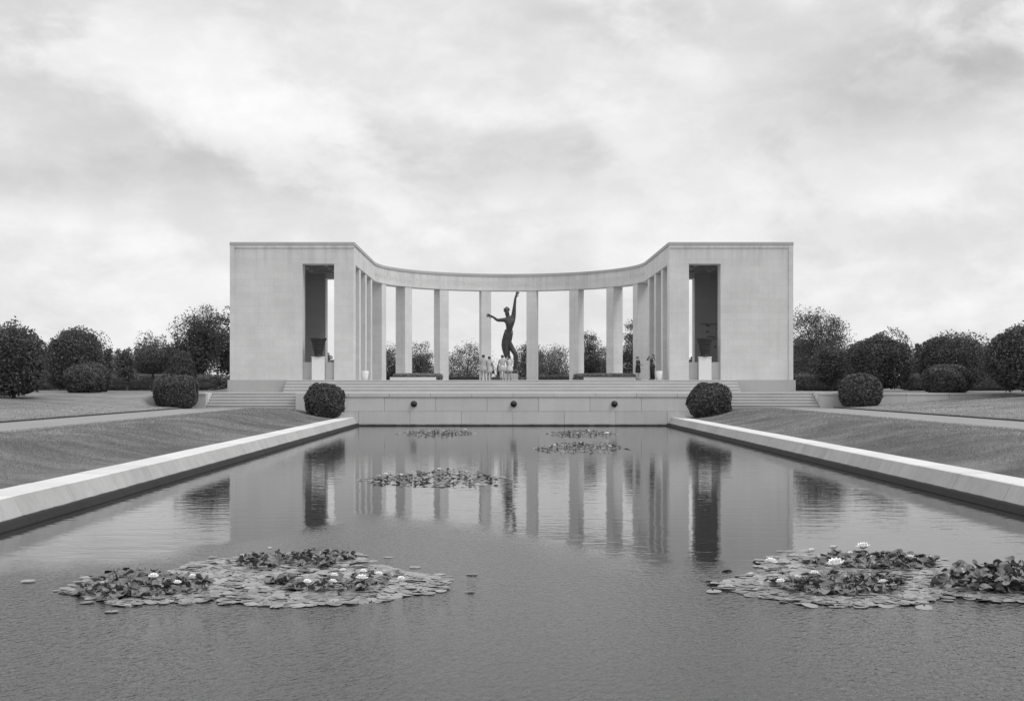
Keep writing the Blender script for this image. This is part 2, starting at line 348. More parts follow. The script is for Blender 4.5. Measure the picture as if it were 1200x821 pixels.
tag(link('grass', npmesh('grass', bv, np.arange(len(bv)).reshape(-1, 3)), M['blade']), 'short mown grass on the banks beside the pool', 'grass', kind='stuff')
# water
wv = []; nx = 2; 
tag(link('water', npmesh('water', np.array([(-9.9, 2.2, 0), (9.9, 2.2, 0), (9.9, 72.3, 0), (-9.9, 72.3, 0)]), np.array([(0, 1, 2, 3)])), M['water']), kind='structure')

# ------------------------------------------------------------------ pool curbs: one stone after another
def curb_mesh(sgn, y0, y1):
    prof = [(10.36, .30), (10.36, .50), (10.33, .52), (9.60, .52), (9.56, .50), (9.38, .155), (9.31, .13), (9.22, .02), (9.20, -.4), (10.36, -.4)]
    bm = bmesh.new(); n = len(prof)
    a = [bm.verts.new((sgn * x, y0 + .006, z)) for x, z in prof]; b = [bm.verts.new((sgn * x, y1 - .006, z)) for x, z in prof]
    for i in range(n): bm.faces.new((a[i], a[(i+1) % n], b[(i+1) % n], b[i]))
    bm.faces.new(a); bm.faces.new(b[::-1]); bmesh.ops.recalc_face_normals(bm, faces=bm.faces)
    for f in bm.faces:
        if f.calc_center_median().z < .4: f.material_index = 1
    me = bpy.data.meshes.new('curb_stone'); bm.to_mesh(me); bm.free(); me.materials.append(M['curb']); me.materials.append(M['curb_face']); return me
for sgn, side in ((-1, 'left'), (1, 'right')):
    root = empty('pool_curb', (0, 0, 0)); tag(root, f'long pale stone curb with sloping face along the {side} side of the pool', 'curb', 'curbs along the pool sides')
    L0 = 2.7; me = curb_mesh(sgn, 0, L0)
    y = 2.6
    while y < 71.9:
        y1 = min(y + L0, 71.98)
        m_ = me if abs(y1 - y - L0) < 1e-4 else curb_mesh(sgn, 0, y1 - y)
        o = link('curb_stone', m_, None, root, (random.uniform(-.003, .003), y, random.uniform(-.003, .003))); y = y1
mb = MB(); mb.box(-10.52, 10.52, 1.7, 2.58, -.4, .515, .02); o = mb.build('pool_curb', M['curb']); tag(o, 'stone curb closing the near end of the pool', 'curb')

# ------------------------------------------------------------------ retaining wall at the far end of the pool
wall = empty('retaining_wall', (0, 72, 0)); tag(wall, 'low granite block wall at the far end of the pool with three dark spouts', 'wall')
def block(x0, x1, z0, z1, parent, y0=0.0, y1=.5, name='stone', mat='wall_block'):
    b = MB(); b.box(-(x1 - x0)/2 + .007, (x1 - x0)/2 - .007, y0, y1, z0 + .006, z1 - .006, .008)
    return b.build(name, M[mat], parent, loc=((x0 + x1)/2, random.uniform(0, .006), 0))
for (z0, z1, off) in ((-.5, .86, 0.0), (.86, 1.72, 1.55)):
    x = -12.4
    edges = [-12.4] + [v for v in [-12.4 + off + 3.1 * k for k in range(1 if off == 0 else 0, 10)] if -12.3 < v < 12.3] + [12.4]
    for a, b in zip(edges, edges[1:]): block(a, b, z0, z1, wall)
e = [-12.4 + 2.48 * k for k in range(11)]
for a, b in zip(e, e[1:]): block(a, b, 1.72, 1.985, wall, -.05, .6, 'coping_stone')
mb = MB(); mb.box(-12.35, 12.35, .1, .55, -.5, 1.71); mb.build('core', M['plinth'], wall)
for px in (485, 602, 720):
    sp = MB(); sp.lathe([(.19, 0), (.19, .05), (.15, .07), (.14, .10), (.11, .15), (.05, .18), (.03, .19)], 20)
    s_ = sp.build('spout', M['bronze'], wall, True, loc=(PX(px, 72), -.003, 1.32), rot=(R_(90), 0, 0))
    r = MB(); r.tube([(0, 0, .17), (0, -.02, .24)], .035, 8); r.build('nozzle', M['bronze'], s_)

# wing walls and side stairs
for sgn, side in ((-1, 'left'), (1, 'right')):
    ww = empty('wing_wall', (0, 72, 0)); tag(ww, f'low stone wing wall running from the {side} stairs into the lawn bank', 'wall', 'wing walls beside the side stairs')
    x = 18.5
    while x < (34 if sgn > 0 else 21):
        block(min(sgn*x, sgn*(x+2.6)), max(sgn*x, sgn*(x+2.6)), .6, 1.84, ww, mat='wing_block'); block(min(sgn*x, sgn*(x+2.6)), max(sgn*x, sgn*(x+2.6)), 1.84, 1.995, ww, -.03, .56, 'coping_stone', 'wing_block'); x += 2.6
    mb = MB(); mb.box(sgn*18.503, sgn*19.1, .51, 2.2, .6, 1.99); mb.build('cheek', M['wall_block'], ww)
    st = empty('staircase', (sgn * 15.8, 72, 0)); tag(st, f'five broad stone steps up to the terrace on the {side} of the pool wall', 'staircase', 'side stairs up to the terrace')
    n = 5; rise = (1.985 - 1.075) / n
    for k in range(n):
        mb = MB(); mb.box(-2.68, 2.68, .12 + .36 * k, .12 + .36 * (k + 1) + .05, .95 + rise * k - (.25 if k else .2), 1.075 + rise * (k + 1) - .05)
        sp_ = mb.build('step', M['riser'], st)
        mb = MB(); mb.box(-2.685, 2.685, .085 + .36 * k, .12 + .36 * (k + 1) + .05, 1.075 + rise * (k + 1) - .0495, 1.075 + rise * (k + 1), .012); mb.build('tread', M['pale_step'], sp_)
    mb = MB(); mb.box(-sgn*3.39, -sgn*2.7, -.001, 2.2, .5, 1.99, .01); mb.build('cheek', M['wall_block'], st)

# ------------------------------------------------------------------ terrace platforms
mb = MB(); mb.box(-18.48, 18.48, 73.95, 78.6, 1.0, 1.985); mb.box(-12.38, 12.38, 72.6, 73.95, 1.0, 1.98); mb.box(-18.95, 18.95, 79.9, 108.5, 1.2, 2.78)
mb.box(-18.95, -15.03, 78.6, 79.9, 1.0, 1.98); mb.box(15.03, 18.95, 78.6, 79.9, 1.0, 1.98); 
tag(mb.build('terrace', M['paving']), kind='structure')
ts = empty('terrace_steps', (0, 78.3, 0)); tag(ts, 'wide flight of shallow stone steps across the front of the memorial', 'steps')
for k in range(4):
    mb = MB(); mb.box(-15 + .0 * k, 15, .4 * k, .4 * k + (.5 if k < 3 else .398), 1.7 + .2 * k, 1.98 + .2 * (k + 1) - .05); sp_ = mb.build('step', M['step_face'], ts)
    mb = MB(); mb.box(-15.005, 15.005, .4 * k - .03, .4 * k + (.5 if k < 3 else .398), 1.98 + .2 * (k + 1) - .0495, 1.98 + .2 * (k + 1) + (.003 if k == 3 else 0), .012); mb.build('tread', M['step'], sp_)

# ------------------------------------------------------------------ memorial
mem = empty('memorial', (0, 92, 2.78)); tag(mem, 'pale limestone memorial with curved colonnade between two square pavilions', 'memorial')
RI = 10.57; TH = 1.12; YC = 92.63; ZL = 10.56; ZT = 12.0
def mbuild(b, name, mat, parent=mem, smooth=False):
    o = b.build(name, M[mat], None, smooth)
    o.parent = parent
    inv = Matrix.Translation(-Vector(mem.location))
    o.data.transform(inv) if parent is mem else o.data.transform(inv)
    return o
def arc_section(r0, r1, z0, z1, ylegs, n=72):
    bm = bmesh.new(); st = []
    path = [(-1, ylegs)] + [None] * (n + 1) + [(1, ylegs)]
    for k, q in enumerate(path):
        pts = []
        for r, z in ((r0, z0), (r1, z0), (r1, z1), (r0, z1)):
            if q: pts.append((q[0] * r, q[1], z))
            else:
                a = math.pi * ((k - 1) / n) - math.pi / 2; pts.append((r * math.sin(a), YC + r * math.cos(a), z))
        st.append([bm.verts.new(p) for p in pts])
    for a, b in zip(st, st[1:]):
        for i in range(4): bm.faces.new((a[i], a[(i+1) % 4], b[(i+1) % 4], b[i]))
    bm.faces.new(st[0]); bm.faces.new(st[-1][::-1]); bmesh.ops.recalc_face_normals(bm, faces=bm.faces)
    m = MB(); m.bm = bm; return m
ent = mbuild(arc_section(RI, RI + TH, ZL, 11.80, 81.105), 'entablature', 'limestone')
mbuild(arc_section(RI - .07, RI + TH + .06, 11.80, ZT, 79.99 + .9), 'coping', 'coping', ent)
mbuild(arc_section(RI - .02, RI + .1, ZL - .002, ZL + .10, 81.11), 'fillet', 'limestone', ent)
# columns
WC, DC = 0.87, 1.08
for sgn in (-1, 1):
    for phi in (10.6, 31.3, 52.0, 72.0):
        a = R_(phi) * sgn; r = RI + .02 + DC / 2
        b = MB(); b.box(-WC/2, WC/2, -DC/2, DC/2, 0, ZL - 2.781, .02)
        o = b.build('column', M['limestone'], mem, loc=(r*math.sin(a), YC + r*math.cos(a) - 92, 0), rot=(0, 0, -a))
    for Y in (83.9, 87.65, 91.4):
        b = MB(); b.box(-DC/2, DC/2, -WC/2, WC/2, 0, ZL - 2.781, .02)
        b.build('column', M['limestone'], mem, loc=(sgn*(RI + .02 + DC/2), Y - 92, 0))
# pavilions
for sgn in (-1, 1):
    def bx(b, x0, x1, *r): b.box(sgn * x0, sgn * x1, *r)
    b = MB()
    bx(b, 14.0, 18.8, 80, 81.1, 2.78, 11.80); bx(b, RI, 14.0, 80, 81.1, ZL, 11.80); bx(b, 17.7, 18.8, 81.1, 91.2, 2.78, 11.80)
    bx(b, 14.08, 18.8, 91.2, 92.3, 2.78, 11.80); bx(b, RI + TH, 14.08, 91.2, 92.3, ZL, 11.80)
    bx(b, RI + TH + .005, 17.7, 81.1, 91.2, 11.25, 11.79)
    pv = mbuild(b, 'pavilion', 'limestone')
    b = MB(); bx(b, RI + .003, 11.88, 80.003, 81.1, 2.78, ZL - .001); mbuild(b, 'pier', 'limestone', pv)
    b = MB(); bx(b, RI - .07, 18.87, 79.93, 80.89, 11.80, ZT - .002); bx(b, 17.7, 18.87, 80.89, 92.37, 11.80, ZT - .002); bx(b, RI + TH + .06, 17.7, 91.2, 92.37, 11.80, ZT - .002); mbuild(b, 'coping', 'coping', pv)
    b = MB(); bx(b, 18.56, 18.85, 79.94, 80.4, 2.79, 11.79); bx(b, RI - .02, 18.56, 79.95, 80.2, 11.62, 11.79); mbuild(b, 'edge_trim', 'limestone', pv)
    for x0, x1 in ((11.883, 12.48), (13.4, 13.997)):
        b = MB(); bx(b, x0, x1, 80.12, 80.5, 2.78, 3.98); mbuild(b, 'parapet_panel', 'plinth', pv)
    b = MB(); bx(b, 12.48, 13.4, 80.2, 80.5, 2.78, 3.97); mbuild(b, 'parapet_panel', 'plinth', pv)
    # lining and ceiling of the loggia
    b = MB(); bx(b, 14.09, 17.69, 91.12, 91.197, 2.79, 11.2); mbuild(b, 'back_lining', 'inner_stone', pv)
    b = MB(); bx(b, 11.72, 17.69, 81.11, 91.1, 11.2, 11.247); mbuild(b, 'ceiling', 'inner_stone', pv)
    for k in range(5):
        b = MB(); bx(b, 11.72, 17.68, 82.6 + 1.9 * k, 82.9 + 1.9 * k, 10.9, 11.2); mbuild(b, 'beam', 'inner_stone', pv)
    for xk in (13.2, 14.9, 16.5):
        b = MB(); bx(b, xk, xk + .22, 81.3, 91.0, 11.0, 11.197); mbuild(b, 'beam', 'limestone', pv)
    if sgn > 0:      # raised map relief on the loggia's back wall
        b = MB()
        for (z, xa, xb) in ((7.05, 14.5, 16.6), (5.95, 15.0, 16.6)): bx(b, xa, xb, 91.06, 91.125, z, z + .06)
        for _ in range(14):
            x = random.uniform(14.6, 16.3); z = random.uniform(4.2, 7.0); w = random.uniform(.06, .3); bx(b, x, x + w, 91.07, 91.125, z, z + random.uniform(.05, .2))
        mbuild(b, 'wall_map', 'map_relief', pv)['kind'] = 'stuff'
    # plinth band proud of the terrace edge below each pavilion
    b = MB(); bx(b, 15.03, 18.98, 79.82, 79.897, 1.99, 2.786); mbuild(b, 'plinth', 'plinth', pv)
# inscription round the frieze
txt = "THIS EMBATTLED SHORE, PORTAL OF FREEDOM, IS FOREVER HALLOWED BY THE IDEALS, THE VALOR AND THE SACRIFICES OF OUR FELLOW COUNTRYMEN"
fc = bpy.data.curves.new('inscription', 'FONT'); fc.body = txt; fc.size = 0.52; fc.align_x = 'CENTER'; fc.extrude = 0.012; fc.space_character = 1.05; fc.space_word = 1.3; fc.resolution_u = 2
fo = bpy.data.objects.new('inscription_source', fc); COL.objects.link(fo)
dg = bpy.context.evaluated_depsgraph_get(); dg.update()
me = bpy.data.meshes.new_from_object(fo.evaluated_get(dg)); bpy.data.objects.remove(fo); bpy.data.curves.remove(fc)
co = np.empty(len(me.vertices) * 3, np.float32); me.vertices.foreach_get('co', co); co = co.reshape(-1, 3)
half = (co[:, 0].max() - co[:, 0].min()) / 2; sc = 16.0 / half
a = co[:, 0] * sc / RI; r = RI - .004 - co[:, 2]
out = np.stack([r * np.sin(a), YC + r * np.cos(a) - 92, co[:, 1] + 11.0 - 2.78], 1)
me.vertices.foreach_set('co', out.ravel().astype(np.float32)); me.materials.clear(); me.update()
ins = link('inscription', me, M['letter'], ent); ins['kind'] = 'stuff'; ins['label'] = 'carved words round the frieze'

# urns on pedestals, white planters
def urn(sgn, side):
    p = empty('urn_pedestal', (sgn * 12.94, 79.95, 2.784)); tag(p, f'white stone pedestal standing in the opening of the {side} pavilion', 'pedestal', 'urn pedestals in the pavilion openings')
    b = MB(); b.box(-.42, .42, -.12, .24, 0, 1.50, .012); b.build('block', M['white_stone'], p)
    b = MB(); b.box(-.45, .45, -.15, .24, 1.50, 1.56, .01); b.build('cap', M['white_stone'], p)
    u = empty('urn', (sgn * 12.94, 80.02, 4.348)); tag(u, f'dark flared bronze urn on the white pedestal of the {side} pavilion', 'urn', 'bronze urns in the pavilion openings')
    b = MB(); b.lathe([(.30, 0), (.31, .06), (.25, .09), (.27, .16), (.33, .45), (.40, .80), (.50, 1.08), (.555, 1.16), (.555, 1.24), (.50, 1.25), (.44, 1.1)], 32); b.build('bowl', M['bronze'], u, True)
    b = MB(); b.lathe([(.33, .42), (.355, .44), (.37, .50), (.36, .52)], 32); b.lathe([(.42, .84), (.44, .86), (.45, .91), (.44, .93)], 32); b.build('band', M['bronze'], u, True)
urn(-1, 'left'); urn(1, 'right')
def planter(x, lab):
    p = empty('planter', (x, 80.3, 2.785)); tag(p, lab, 'planter', 'white planters on the terrace')
    b = MB(); b.lathe([(.13, 0), (.15, .03), (.19, .2), (.225, .42), (.235, .56), (.225, .6), (.19, .6), (.18, .52)], 24); b.build('pot', M['white_glaze'], p, True)
    b = MB(); b.lathe([(.1785, .50), (.10, .515)], 16); b.build('soil', M['bark'], p)
planter(PX(428, 80.3), 'small white tapered planter by the left end of the colonnade'); planter(PX(772.5, 80.3), 'small white tapered planter beside the person in dark trousers')
# low stone box beside the left urn
b = MB(); b.box(-.22, .22, -.15, .15, 0, .42, .01); b.box(-.18, .18, -.1, .1, .42, .5); o = b.build('stone_lectern', M['plinth'], loc=(PX(363, 83), 83, 3.98)); 
bpy.data.objects.remove(o)

# ------------------------------------------------------------------ figures (skin-modifier bodies)
def skin_mesh(name, nodes, edges, root, sub=2, fat=1.22):
    names = list(nodes); ix = {n: i for i, n in enumerate(names)}
    me = bpy.data.meshes.new(name); me.from_pydata([nodes[n][:3] for n in names], [(ix[a], ix[b]) for a, b in edges], [])
    o = bpy.data.objects.new(name, me); COL.objects.link(o)
    md = o.modifiers.new('skin', 'SKIN'); md.use_smooth_shade = True
    for n in names:
        sv = me.skin_vertices[0].data[ix[n]]; r = nodes[n][3]
        sv.radius = tuple(q * fat for q in r) if isinstance(r, (tuple, list)) else (r * fat, r * fat); sv.use_root = (n == root)
    ss = o.modifiers.new('sub', 'SUBSURF'); ss.levels = sub; ss.render_levels = sub
    d = bpy.context.evaluated_depsgraph_get(); d.update()
    out = bpy.data.meshes.new_from_object(o.evaluated_get(d)); bpy.data.objects.remove(o); out.name = name; return out
def add_hand(nodes, edges, tag_, wrist, direc, side, s, r=.011):
    d = Vector(direc).normalized(); sd_ = d.cross(Vector((0.3, 1, 0.2))).normalized() * side; w = Vector(wrist)
    pm = w + d * .085 * s; nodes['palm' + tag_] = (*pm, (.034 * s, .018 * s)); edges.append(('wrist' + tag_, 'palm' + tag_))
    for k, (o_, ln) in enumerate(((-.036, .07), (-.012, .085), (.012, .08), (.036, .062))):
        a = pm + sd_ * o_ * s + d * .03 * s; e_ = a + d * ln * s * .6 + sd_ * o_ * .3 * s; f_ = e_ + d * ln * .45 * s + Vector((0, -.012 * s, -.008 * s))
        nodes[f'f{k}a{tag_}'] = (*a, r * s); nodes[f'f{k}b{tag_}'] = (*e_, r * .9 * s); nodes[f'f{k}c{tag_}'] = (*f_, r * .75 * s)
        edges += [('palm' + tag_, f'f{k}a{tag_}'), (f'f{k}a{tag_}', f'f{k}b{tag_}'), (f'f{k}b{tag_}', f'f{k}c{tag_}')]
    t1 = w + d * .04 * s + sd_ * -.05 * s; t2 = t1 + d * .045 * s + sd_ * -.02 * s
    nodes['th1' + tag_] = (*t1, r * 1.1 * s); nodes['th2' + tag_] = (*t2, r * .85 * s); edges += [('wrist' + tag_, 'th1' + tag_), ('th1' + tag_, 'th2' + tag_)]
def person(x, y, h, yaw, label, arms, outfit, hair='short'):
    root = empty('person', (x, y, 2.787), R_(yaw)); tag(root, label, 'person'); s = h / 1.7
    N_ = {'pelvis': (0, 0, .93, (.14, .105)), 'waist': (0, 0, 1.08, (.125, .09)), 'chest': (0, 0, 1.28, (.155, .105)), 'neckb': (0, .01, 1.43, .06), 'neck': (0, 0, 1.49, .052),
          'jaw': (0, -.015, 1.545, .072), 'skull': (0, .005, 1.62, .088), 'crown': (0, .01, 1.675, .062)}
    E_ = [('pelvis', 'waist'), ('waist', 'chest'), ('chest', 'neckb'), ('neckb', 'neck'), ('neck', 'jaw'), ('jaw', 'skull'), ('skull', 'crown')]
    N_['nose'] = (0, -.105, 1.585, .014); E_.append(('skull', 'nose'))
    for sd_, t in ((-1, 'l'), (1, 'r')):
        N_['ear' + t] = (sd_ * .09, .01, 1.6, .016); E_.append(('skull', 'ear' + t))
        N_['hip' + t] = (sd_ * .085, 0, .88, .092); N_['knee' + t] = (sd_ * .095, -.015, .49, .058); N_['calf' + t] = (sd_ * .1, .02, .34, .055); N_['ankle' + t] = (sd_ * .1, .02, .085, .036); N_['toe' + t] = (sd_ * .115, -.14, .03, (.04, .026))
        E_ += [('pelvis', 'hip' + t), ('hip' + t, 'knee' + t), ('knee' + t, 'calf' + t), ('calf' + t, 'ankle' + t), ('ankle' + t, 'toe' + t)]
        N_['sh' + t] = (sd_ * .175, .005, 1.39, .055); el_, wr_ = arms[t]
        N_['elb' + t] = (*el_, .04); N_['wrist' + t] = (*wr_, .028); E_ += [('chest', 'sh' + t), ('sh' + t, 'elb' + t), ('elb' + t, 'wrist' + t)]
        add_hand(N_, E_, t, wr_, Vector(wr_) - Vector(el_), sd_, 1.0)
    me = skin_mesh('body', N_, E_, 'pelvis', 1, 1.25); me.transform(Matrix.Diagonal((s * 1.14, s * 1.14, s, 1))); link('body', me, M['skin'], root, smooth=True)
    def part(b, nm, mt): 
        o = b.build(nm, M[mt], root, True); o.data.transform(Matrix.Diagonal((s * 1.14, s * 1.14, s, 1))); return o
    b = MB(); b.ellipsoid((0, .028, 1.635), (.103, .105, .098))
    if hair == 'long': b.ellipsoid((0, .06, 1.53), (.10, .06, .13))
    if hair == 'bun': b.ellipsoid((0, .1, 1.7), (.05, .05, .05))
    part(b, 'hair', 'hair')
    for k, v in outfit.items():
        if k == 'dress':
            b = MB(); hem = v[1]; b.loft([(0, 0, hem, .25, .2), (0, 0, hem + .18, .225, .175), (0, 0, .93, .185, .14), (0, 0, 1.08, .145, .108), (0, 0, 1.27, .178, .127), (0, 0, 1.38, .17, .10), (0, .005, 1.445, .09, .07)])
            for t, sd_ in (('l', -1), ('r', 1)): b.tube([(sd_*.14, .005, 1.39), Vector((sd_*.175, .005, 1.385)).lerp(Vector(arms[t][0]), .25), Vector((sd_*.175, .005, 1.38)).lerp(Vector(arms[t][0]), .75)], [.072, .066, .06], 10)
            part(b, 'dress', v[0])
        if k == 'jacket':
            b = MB(); b.loft([(0, 0, v[1], .2, .155), (0, 0, .98, .18, .135), (0, 0, 1.1, .16, .12), (0, 0, 1.28, .185, .133), (0, 0, 1.39, .175, .105), (0, .005, 1.45, .085, .07)])
            for t, sd_ in (('l', -1), ('r', 1)): b.tube([(sd_*.14, .005, 1.39), Vector((sd_*.175, .005, 1.385)), Vector(arms[t][0]), Vector(arms[t][0]).lerp(Vector(arms[t][1]), .9)], [.075, .07, .055, .042], 10)
            part(b, 'jacket', v[0])
        if k == 'skirt':
            b = MB(); b.loft([(0, 0, v[1], .2, .165), (0, 0, .7, .2, .165), (0, 0, .9, .19, .15), (0, 0, 1.04, .155, .115)]); part(b, 'skirt', v[0])
        if k == 'trousers':
            b = MB(); b.loft([(0, 0, .80, .165, .13), (0, 0, .92, .18, .14), (0, 0, 1.04, .155, .12)])
            for sd_ in (-1, 1): b.tube([(sd_*.085, 0, .9), (sd_*.095, -.01, .5), (sd_*.105, .015, .07)], [.105, .08, .085], 12)
            part(b, 'trousers', v[0])
        if k == 'bag':
            b = MB(); c = Vector(arms[v][1]) + Vector((0, -.02, -.30)); b.box(c.x - .05, c.x + .05, c.y - .15, c.y + .15, c.z - .11, c.z + .11, .03)
            b.tube([c + Vector((0, -.1, .1)), c + Vector((0, -.05, .24)), c + Vector((0, .05, .24)), c + Vector((0, .1, .1))], .012, 6); part(b, 'handbag', 'leather')
        if k == 'camera':
            b = MB(); b.box(-.07, .07, -.2, -.13, 1.56, 1.65, .01); b.tube([(0, -.2, 1.605), (0, -.26, 1.605)], .03, 10); part(b, 'camera', 'leather')
    for sd_ in (-1, 1):
        b = MB(); b.ellipsoid((sd_*.11, -.05, .035), (.052, .135, .04)); part(b, 'shoe', outfit.get('shoe', 'leather'))
    return root
HANG = {'l': ((-.235, .03, 1.12), (-.245, -.04, .87)), 'r': ((.235, .03, 1.12), (.245, -.04, .87))}
def arms(l=None, r=None): return {'l': l or HANG['l'], 'r': r or HANG['r']}
person(PX(566.5, 80.7), 80.7, 1.68, 180, 'person in a light patterned dress left of the statue, dark haired', arms(r=((.25, -.05, 1.13), (.12, -.22, 1.05))), {'dress': ('pattern_cloth', .56)})
person(PX(573.6, 81.4), 81.4, 1.58, 160, 'person in a plain pale dress in front of a column with a dark handbag', arms(), {'dress': ('light_cloth', .5), 'bag': 'l'}, 'bun')
person(PX(588.8, 80.6), 80.6, 1.66, 175, 'person in a light blouse and white skirt, nearest the foot of the statue', arms(l=((-.32, -.05, 1.25), (-.2, -.22, 1.4))), {'dress': ('pale_cloth', .6), 'skirt': ('light_cloth', .58)})
person(PX(596.8, 81.0), 81.0, 1.62, 190, 'person with raised arms in a pale dress before the statue base', arms(l=((-.3, -.1, 1.3), (-.12, -.2, 1.52)), r=((.3, -.1, 1.3), (.12, -.2, 1.52))), {'dress': ('light_cloth', .6)}, 'bun')
person(PX(747.6, 80.8), 80.8, 1.56, 62, 'person in a dark jacket and knee length dark skirt with bare legs', arms(l=((-.24, -.04, 1.14), (-.06, -.2, 1.12)), r=((.24, -.04, 1.14), (.06, -.2, 1.1))), {'jacket': ('dark_cloth', .86), 'skirt': ('dark_cloth', .54)})
person(PX(764.6, 80.6), 80.6, 1.70, -62, 'person in dark trousers and grey jacket raising a camera to the face', arms(l=((-.26, -.2, 1.36), (-.09, -.19, 1.55)), r=((.26, -.2, 1.36), (.09, -.19, 1.55))), {'jacket': ('grey_cloth', .84), 'trousers': ('dark_cloth',), 'camera': 1}, 'long')

# statue: a plain bronze figure reaching upward on a stone block
st = empty('statue', (0.02, 94, 2.785)); tag(st, 'tall dark bronze figure reaching one arm upward on a stone block', 'statue')
b = MB(); b.box(-.62, .62, -.55, .55, 0, .56, .02); b.build('base', M['plinth'], st)
zb = .58
SN = {'hip': (-.19, 0, 2.92, (.34, .26)), 'waist': (-.07, 0, 3.42, (.27, .2)), 'ribs': (-.02, -.02, 3.78, (.35, .24)), 'chest': (.02, -.02, 4.1, (.40, .26)), 'neckb': (-.12, 0, 4.42, (.17, .15)), 'neck': (-.19, -.02, 4.55, .125),
      'jaw': (-.23, -.06, 4.68, .155), 'skull': (-.26, -.02, 4.86, .17), 'crown': (-.27, .03, 4.98, .12), 'nose': (-.2, -.25, 4.8, .035),
      'shr': (.27, 0, 4.38, .17), 'elbr': (.35, -.06, 5.3, .105), 'wristr': (.43, -.08, 6.02, .07), 'shl': (-.38, 0, 4.24, .16), 'elbl': (-.98, -.12, 4.16, .105), 'wristl': (-1.38, -.2, 4.48, .07),
      'thl': (-.31, -.03, 2.3, .22), 'kneel': (-.26, -.14, 1.55, .16), 'shinl': (-.17, .05, .95, .14), 'anklel': (-.12, .18, .32, .085), 'toel': (-.1, -.08, .08, (.1, .07)),
      'thr': (-.03, .03, 2.25, .21), 'thr2': (.2, 0, 1.88, .18), 'kneer': (.44, -.08, 1.5, .165), 'shinr': (.46, 0, .95, .16), 'ankler': (.38, .12, .3, .095), 'toer': (.46, -.16, .08, (.11, .07))}
SE = [('hip', 'waist'), ('waist', 'ribs'), ('ribs', 'chest'), ('chest', 'neckb'), ('neckb', 'neck'), ('neck', 'jaw'), ('jaw', 'skull'), ('skull', 'crown'), ('skull', 'nose'),
      ('chest', 'shr'), ('shr', 'elbr'), ('elbr', 'wristr'), ('chest', 'shl'), ('shl', 'elbl'), ('elbl', 'wristl'), ('hip', 'thl'), ('thl', 'kneel'), ('kneel', 'shinl'), ('shinl', 'anklel'), ('anklel', 'toel'),
      ('hip', 'thr'), ('thr', 'thr2'), ('thr2', 'kneer'), ('kneer', 'shinr'), ('shinr', 'ankler'), ('ankler', 'toer')]
add_hand(SN, SE, 'r', SN['wristr'][:3], (.45, 0, .9), 1, 2.5); add_hand(SN, SE, 'l', SN['wristl'][:3], (-.95, -.1, .2), -1, 2.5)
for q, f_ in (('waist', .92), ('ribs', 1.1), ('chest', 1.3), ('hip', .85)): SN[q] = (*SN[q][:3], tuple(v * f_ for v in SN[q][3]))
me = skin_mesh('figure', SN, SE, 'hip', 2, 1.28)
link('figure', me, M['bronze_statue'], st, (0, 0, zb - .02), smooth=True)
b = MB(); b.ellipsoid((-.28, .06, 4.95 + zb), (.23, .25, .22), 3)
for k in range(40):
    a = random.uniform(0, 6.28); e_ = random.uniform(-.1, 1.5); b.ellipsoid((-.27 + .2*math.cos(a)*math.cos(e_), .07 + .2*math.sin(a)*math.cos(e_)*(1 if math.sin(a) > 0 else .5), 4.97 + .2*math.sin(e_) + zb), (.07, .07, .06), 1)
b.build('hair', M['bronze_statue'], st, True)
# drapery wound about the hips and falling to the base
bm = bmesh.new(); rows = []
secs = [(-.10, 3.38, .29, .25), (-.15, 3.05, .36, .30), (-.24, 2.6, .38, .31), (-.31, 2.2, .34, .30), (-.31, 1.85, .29, .27), (-.26, 1.5, .24, .24), (-.21, 1.15, .17, .18)]
for cx, z, rx, ry in secs:
    rows.append([bm.verts.new((cx + (rx + .03*math.sin(9*k*2*math.pi/48 + z*2.2))*math.cos(2*math.pi*k/48), (ry + .03*math.sin(9*k*2*math.pi/48 + z*2.2))*math.sin(2*math.pi*k/48), z + .06*math.sin(k*2*math.pi/48*2) + zb)) for k in range(48)])
for a, c in zip(rows, rows[1:]):
    for i in range(48): bm.faces.new((a[i], a[(i+1) % 48], c[(i+1) % 48], c[i]))
bm.faces.new(rows[0][::-1]); bm.faces.new(rows[-1])
m = MB(); m.bm = bm; m.build('drapery', M['bronze_statue'], st, True)
b = MB(); b.ellipsoid((.30, .1, .1 + zb), (.34, .33, .24), 2); b.ellipsoid((.42, .22, .42 + zb), (.2, .2, .35), 2); b.ellipsoid((-.2, .1, .08 + zb), (.3, .3, .14), 2); b.build('support', M['bronze_statue'], st, True)

# ------------------------------------------------------------------ foliage
def leaves(pts, size, flat=0.0, nrm=None):
    n = len(pts); a = rng.normal(size=(n, 3))
    if nrm is not None: a = a * .75 + nrm * 1.0
    a /= np.linalg.norm(a, axis=1)[:, None]
    b = rng.normal(size=(n, 3)); b -= (b * a).sum(1)[:, None] * a; b /= np.linalg.norm(b, axis=1)[:, None]; c = np.cross(a, b)
    s = (size * rng.uniform(.6, 1.3, n))[:, None]; w = s * .55
    v = np.empty((n, 4, 3)); v[:, 0] = pts - b*s; v[:, 1] = pts + c*w - b*s*.1; v[:, 2] = pts + b*s; v[:, 3] = pts - c*w - b*s*.1
    return v.reshape(-1, 3)
def bumpy(d, amp, seed, f=3.0):
    r = np.random.default_rng(seed); out = np.zeros(len(d))
    for k in range(7):
        w = r.normal(size=3) * f * (1 + k * .45); out += np.sin(d @ w + r.uniform(0, 6.28)) / (1 + k * .5)
    return 1 + amp * out / 2.0
